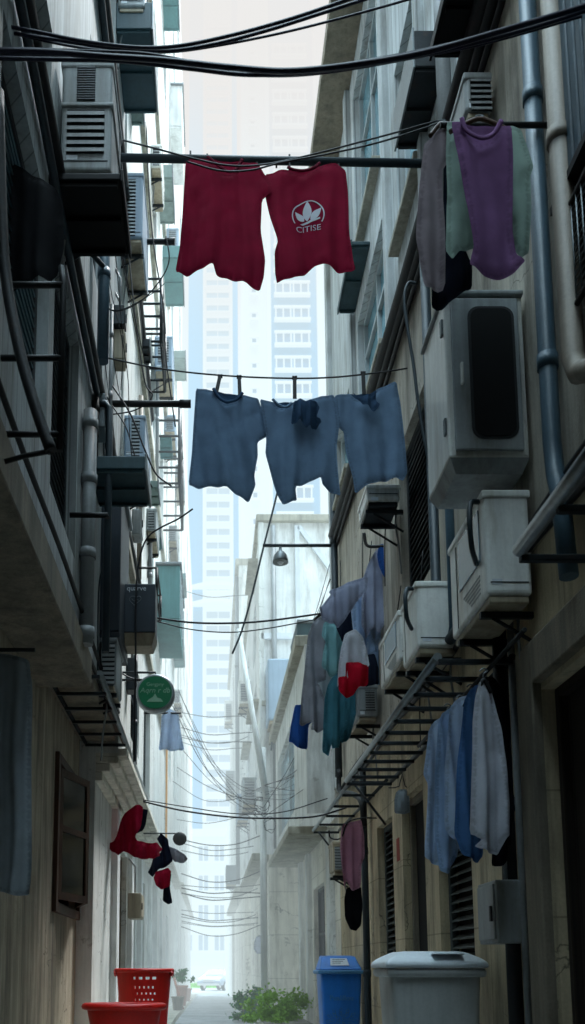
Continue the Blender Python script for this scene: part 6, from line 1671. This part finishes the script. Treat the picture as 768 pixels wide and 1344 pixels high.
# far blue container
q0, q1 = P(303, 1296, Y=44), P(312, 1240, Y=44)
r = thing('metal_locker', 'narrow blue street locker half hiding the parked car', 'locker', ((q0.x + q1.x) / 2, 44.3, ground_z(44)))
mb = MB(); mb.box(q0.x, q1.x, 44, 44.6, ground_z(44), q1.z, bev=.03); mb.build('body', 'blue_plastic', r)
mb = MB(); mb.box(q0.x - .03, q1.x + .03, 43.97, 44.63, q1.z + .003, q1.z + .06, bev=.015); mb.build('lid', 'faint_blue', r)

# parked car
def car(label, x, y, z, rot):
    r = thing('parked_car', label, 'car', (x, y, z))
    Mx = Matrix.Translation((x, y, z)) @ Matrix.Rotation(rot, 4, 'Z')
    W2 = .86
    prof = [(-2.1, .35), (-2.15, .62), (-2.02, .86), (-1.3, .98), (-.55, 1.42), (.7, 1.47), (1.5, 1.08), (2.05, .98), (2.12, .6), (2.05, .33)]
    b = bmesh.new()
    L_ = []
    for s_, xs_ in ((-1, W2), (1, W2)):
        L_.append([b.verts.new((s_ * (xs_ - (.16 if p[1] > 1.1 else (.0 if p[1] < .9 else .03))), p[0], p[1])) for p in prof])
    n = len(prof)
    b.faces.new(L_[0]); b.faces.new(L_[1][::-1])
    for i in range(n): b.faces.new((L_[0][i], L_[0][(i + 1) % n], L_[1][(i + 1) % n], L_[1][i]))
    bmesh.ops.bevel(b, geom=b.edges[:], offset=.07, segments=3, affect='EDGES', profile=.5)
    mb = MB(); mb.join(b, Mx, smooth=True); mb.build('body', 'car_paint', r)
    def slab(name, m, lo, hi, par=r):
        q_ = MB(); q_.hexa([Mx @ Vector(p) for p in lo], [Mx @ Vector(p) for p in hi]); return q_.build(name, m, par)
    off = .012
    slab('windscreen', 'car_glass', [(-.66, -1.24, 1.03), (.66, -1.24, 1.03), (.6, -.62, 1.4), (-.6, -.62, 1.4)], [(-.66, -1.24 - off, 1.03 + off), (.66, -1.24 - off, 1.03 + off), (.6, -.62 - off, 1.4 + off), (-.6, -.62 - off, 1.4 + off)])
    for s_ in (-1, 1):
        slab('side_window', 'car_glass', [(s_ * .78, -1.0, 1.05), (s_ * .78, 1.2, 1.08), (s_ * .7, .62, 1.4), (s_ * .7, -.48, 1.37)], [(s_ * .80, -1.0, 1.05), (s_ * .80, 1.2, 1.08), (s_ * .715, .62, 1.4), (s_ * .715, -.48, 1.37)])
        slab('headlight', 'label_white', [(s_ * .5, -2.1, .68), (s_ * .8, -2.06, .68), (s_ * .8, -2.0, .82), (s_ * .5, -2.06, .82)], [(s_ * .5, -2.16, .68), (s_ * .8, -2.12, .68), (s_ * .8, -2.06, .82), (s_ * .5, -2.12, .82)])
        for yy_ in (-1.3, 1.3):
            q_ = MB(); q_.lathe([(.1, -.1), (.28, -.1), (.31, -.07), (.31, .07), (.28, .1), (.1, .1)], (0, 0, 0), 24, 'X')
            bmesh.ops.transform(q_.bm, matrix=Mx @ Matrix.Translation((s_ * .78, yy_, .31)), verts=q_.bm.verts[:])
            wh = q_.build('wheel', 'car_tyre', r)
            q_ = MB(); q_.lathe([(.05, -.115), (.19, -.11), (.19, .11), (.05, .115)], (0, 0, 0), 16, 'X')
            bmesh.ops.transform(q_.bm, matrix=Mx @ Matrix.Translation((s_ * .79, yy_, .31)), verts=q_.bm.verts[:])
            q_.build('rim', 'galvanised', wh)
    slab('bumper', 'metal_grey', [(-.8, -2.1, .36), (.8, -2.1, .36), (.8, -2.1, .5), (-.8, -2.1, .5)], [(-.8, -2.2, .36), (.8, -2.2, .36), (.8, -2.2, .5), (-.8, -2.2, .5)])
    slab('grille', 'vent_dark', [(-.42, -2.1, .6), (.42, -2.1, .6), (.42, -2.08, .76), (-.42, -2.08, .76)], [(-.42, -2.17, .6), (.42, -2.17, .6), (.42, -2.14, .76), (-.42, -2.14, .76)])
    return r
car('white hatchback parked at the far end of the alley', P(291, 1300, Y=63).x, 63.5, -.546, R(-25))
bpy.context.view_layer.update()
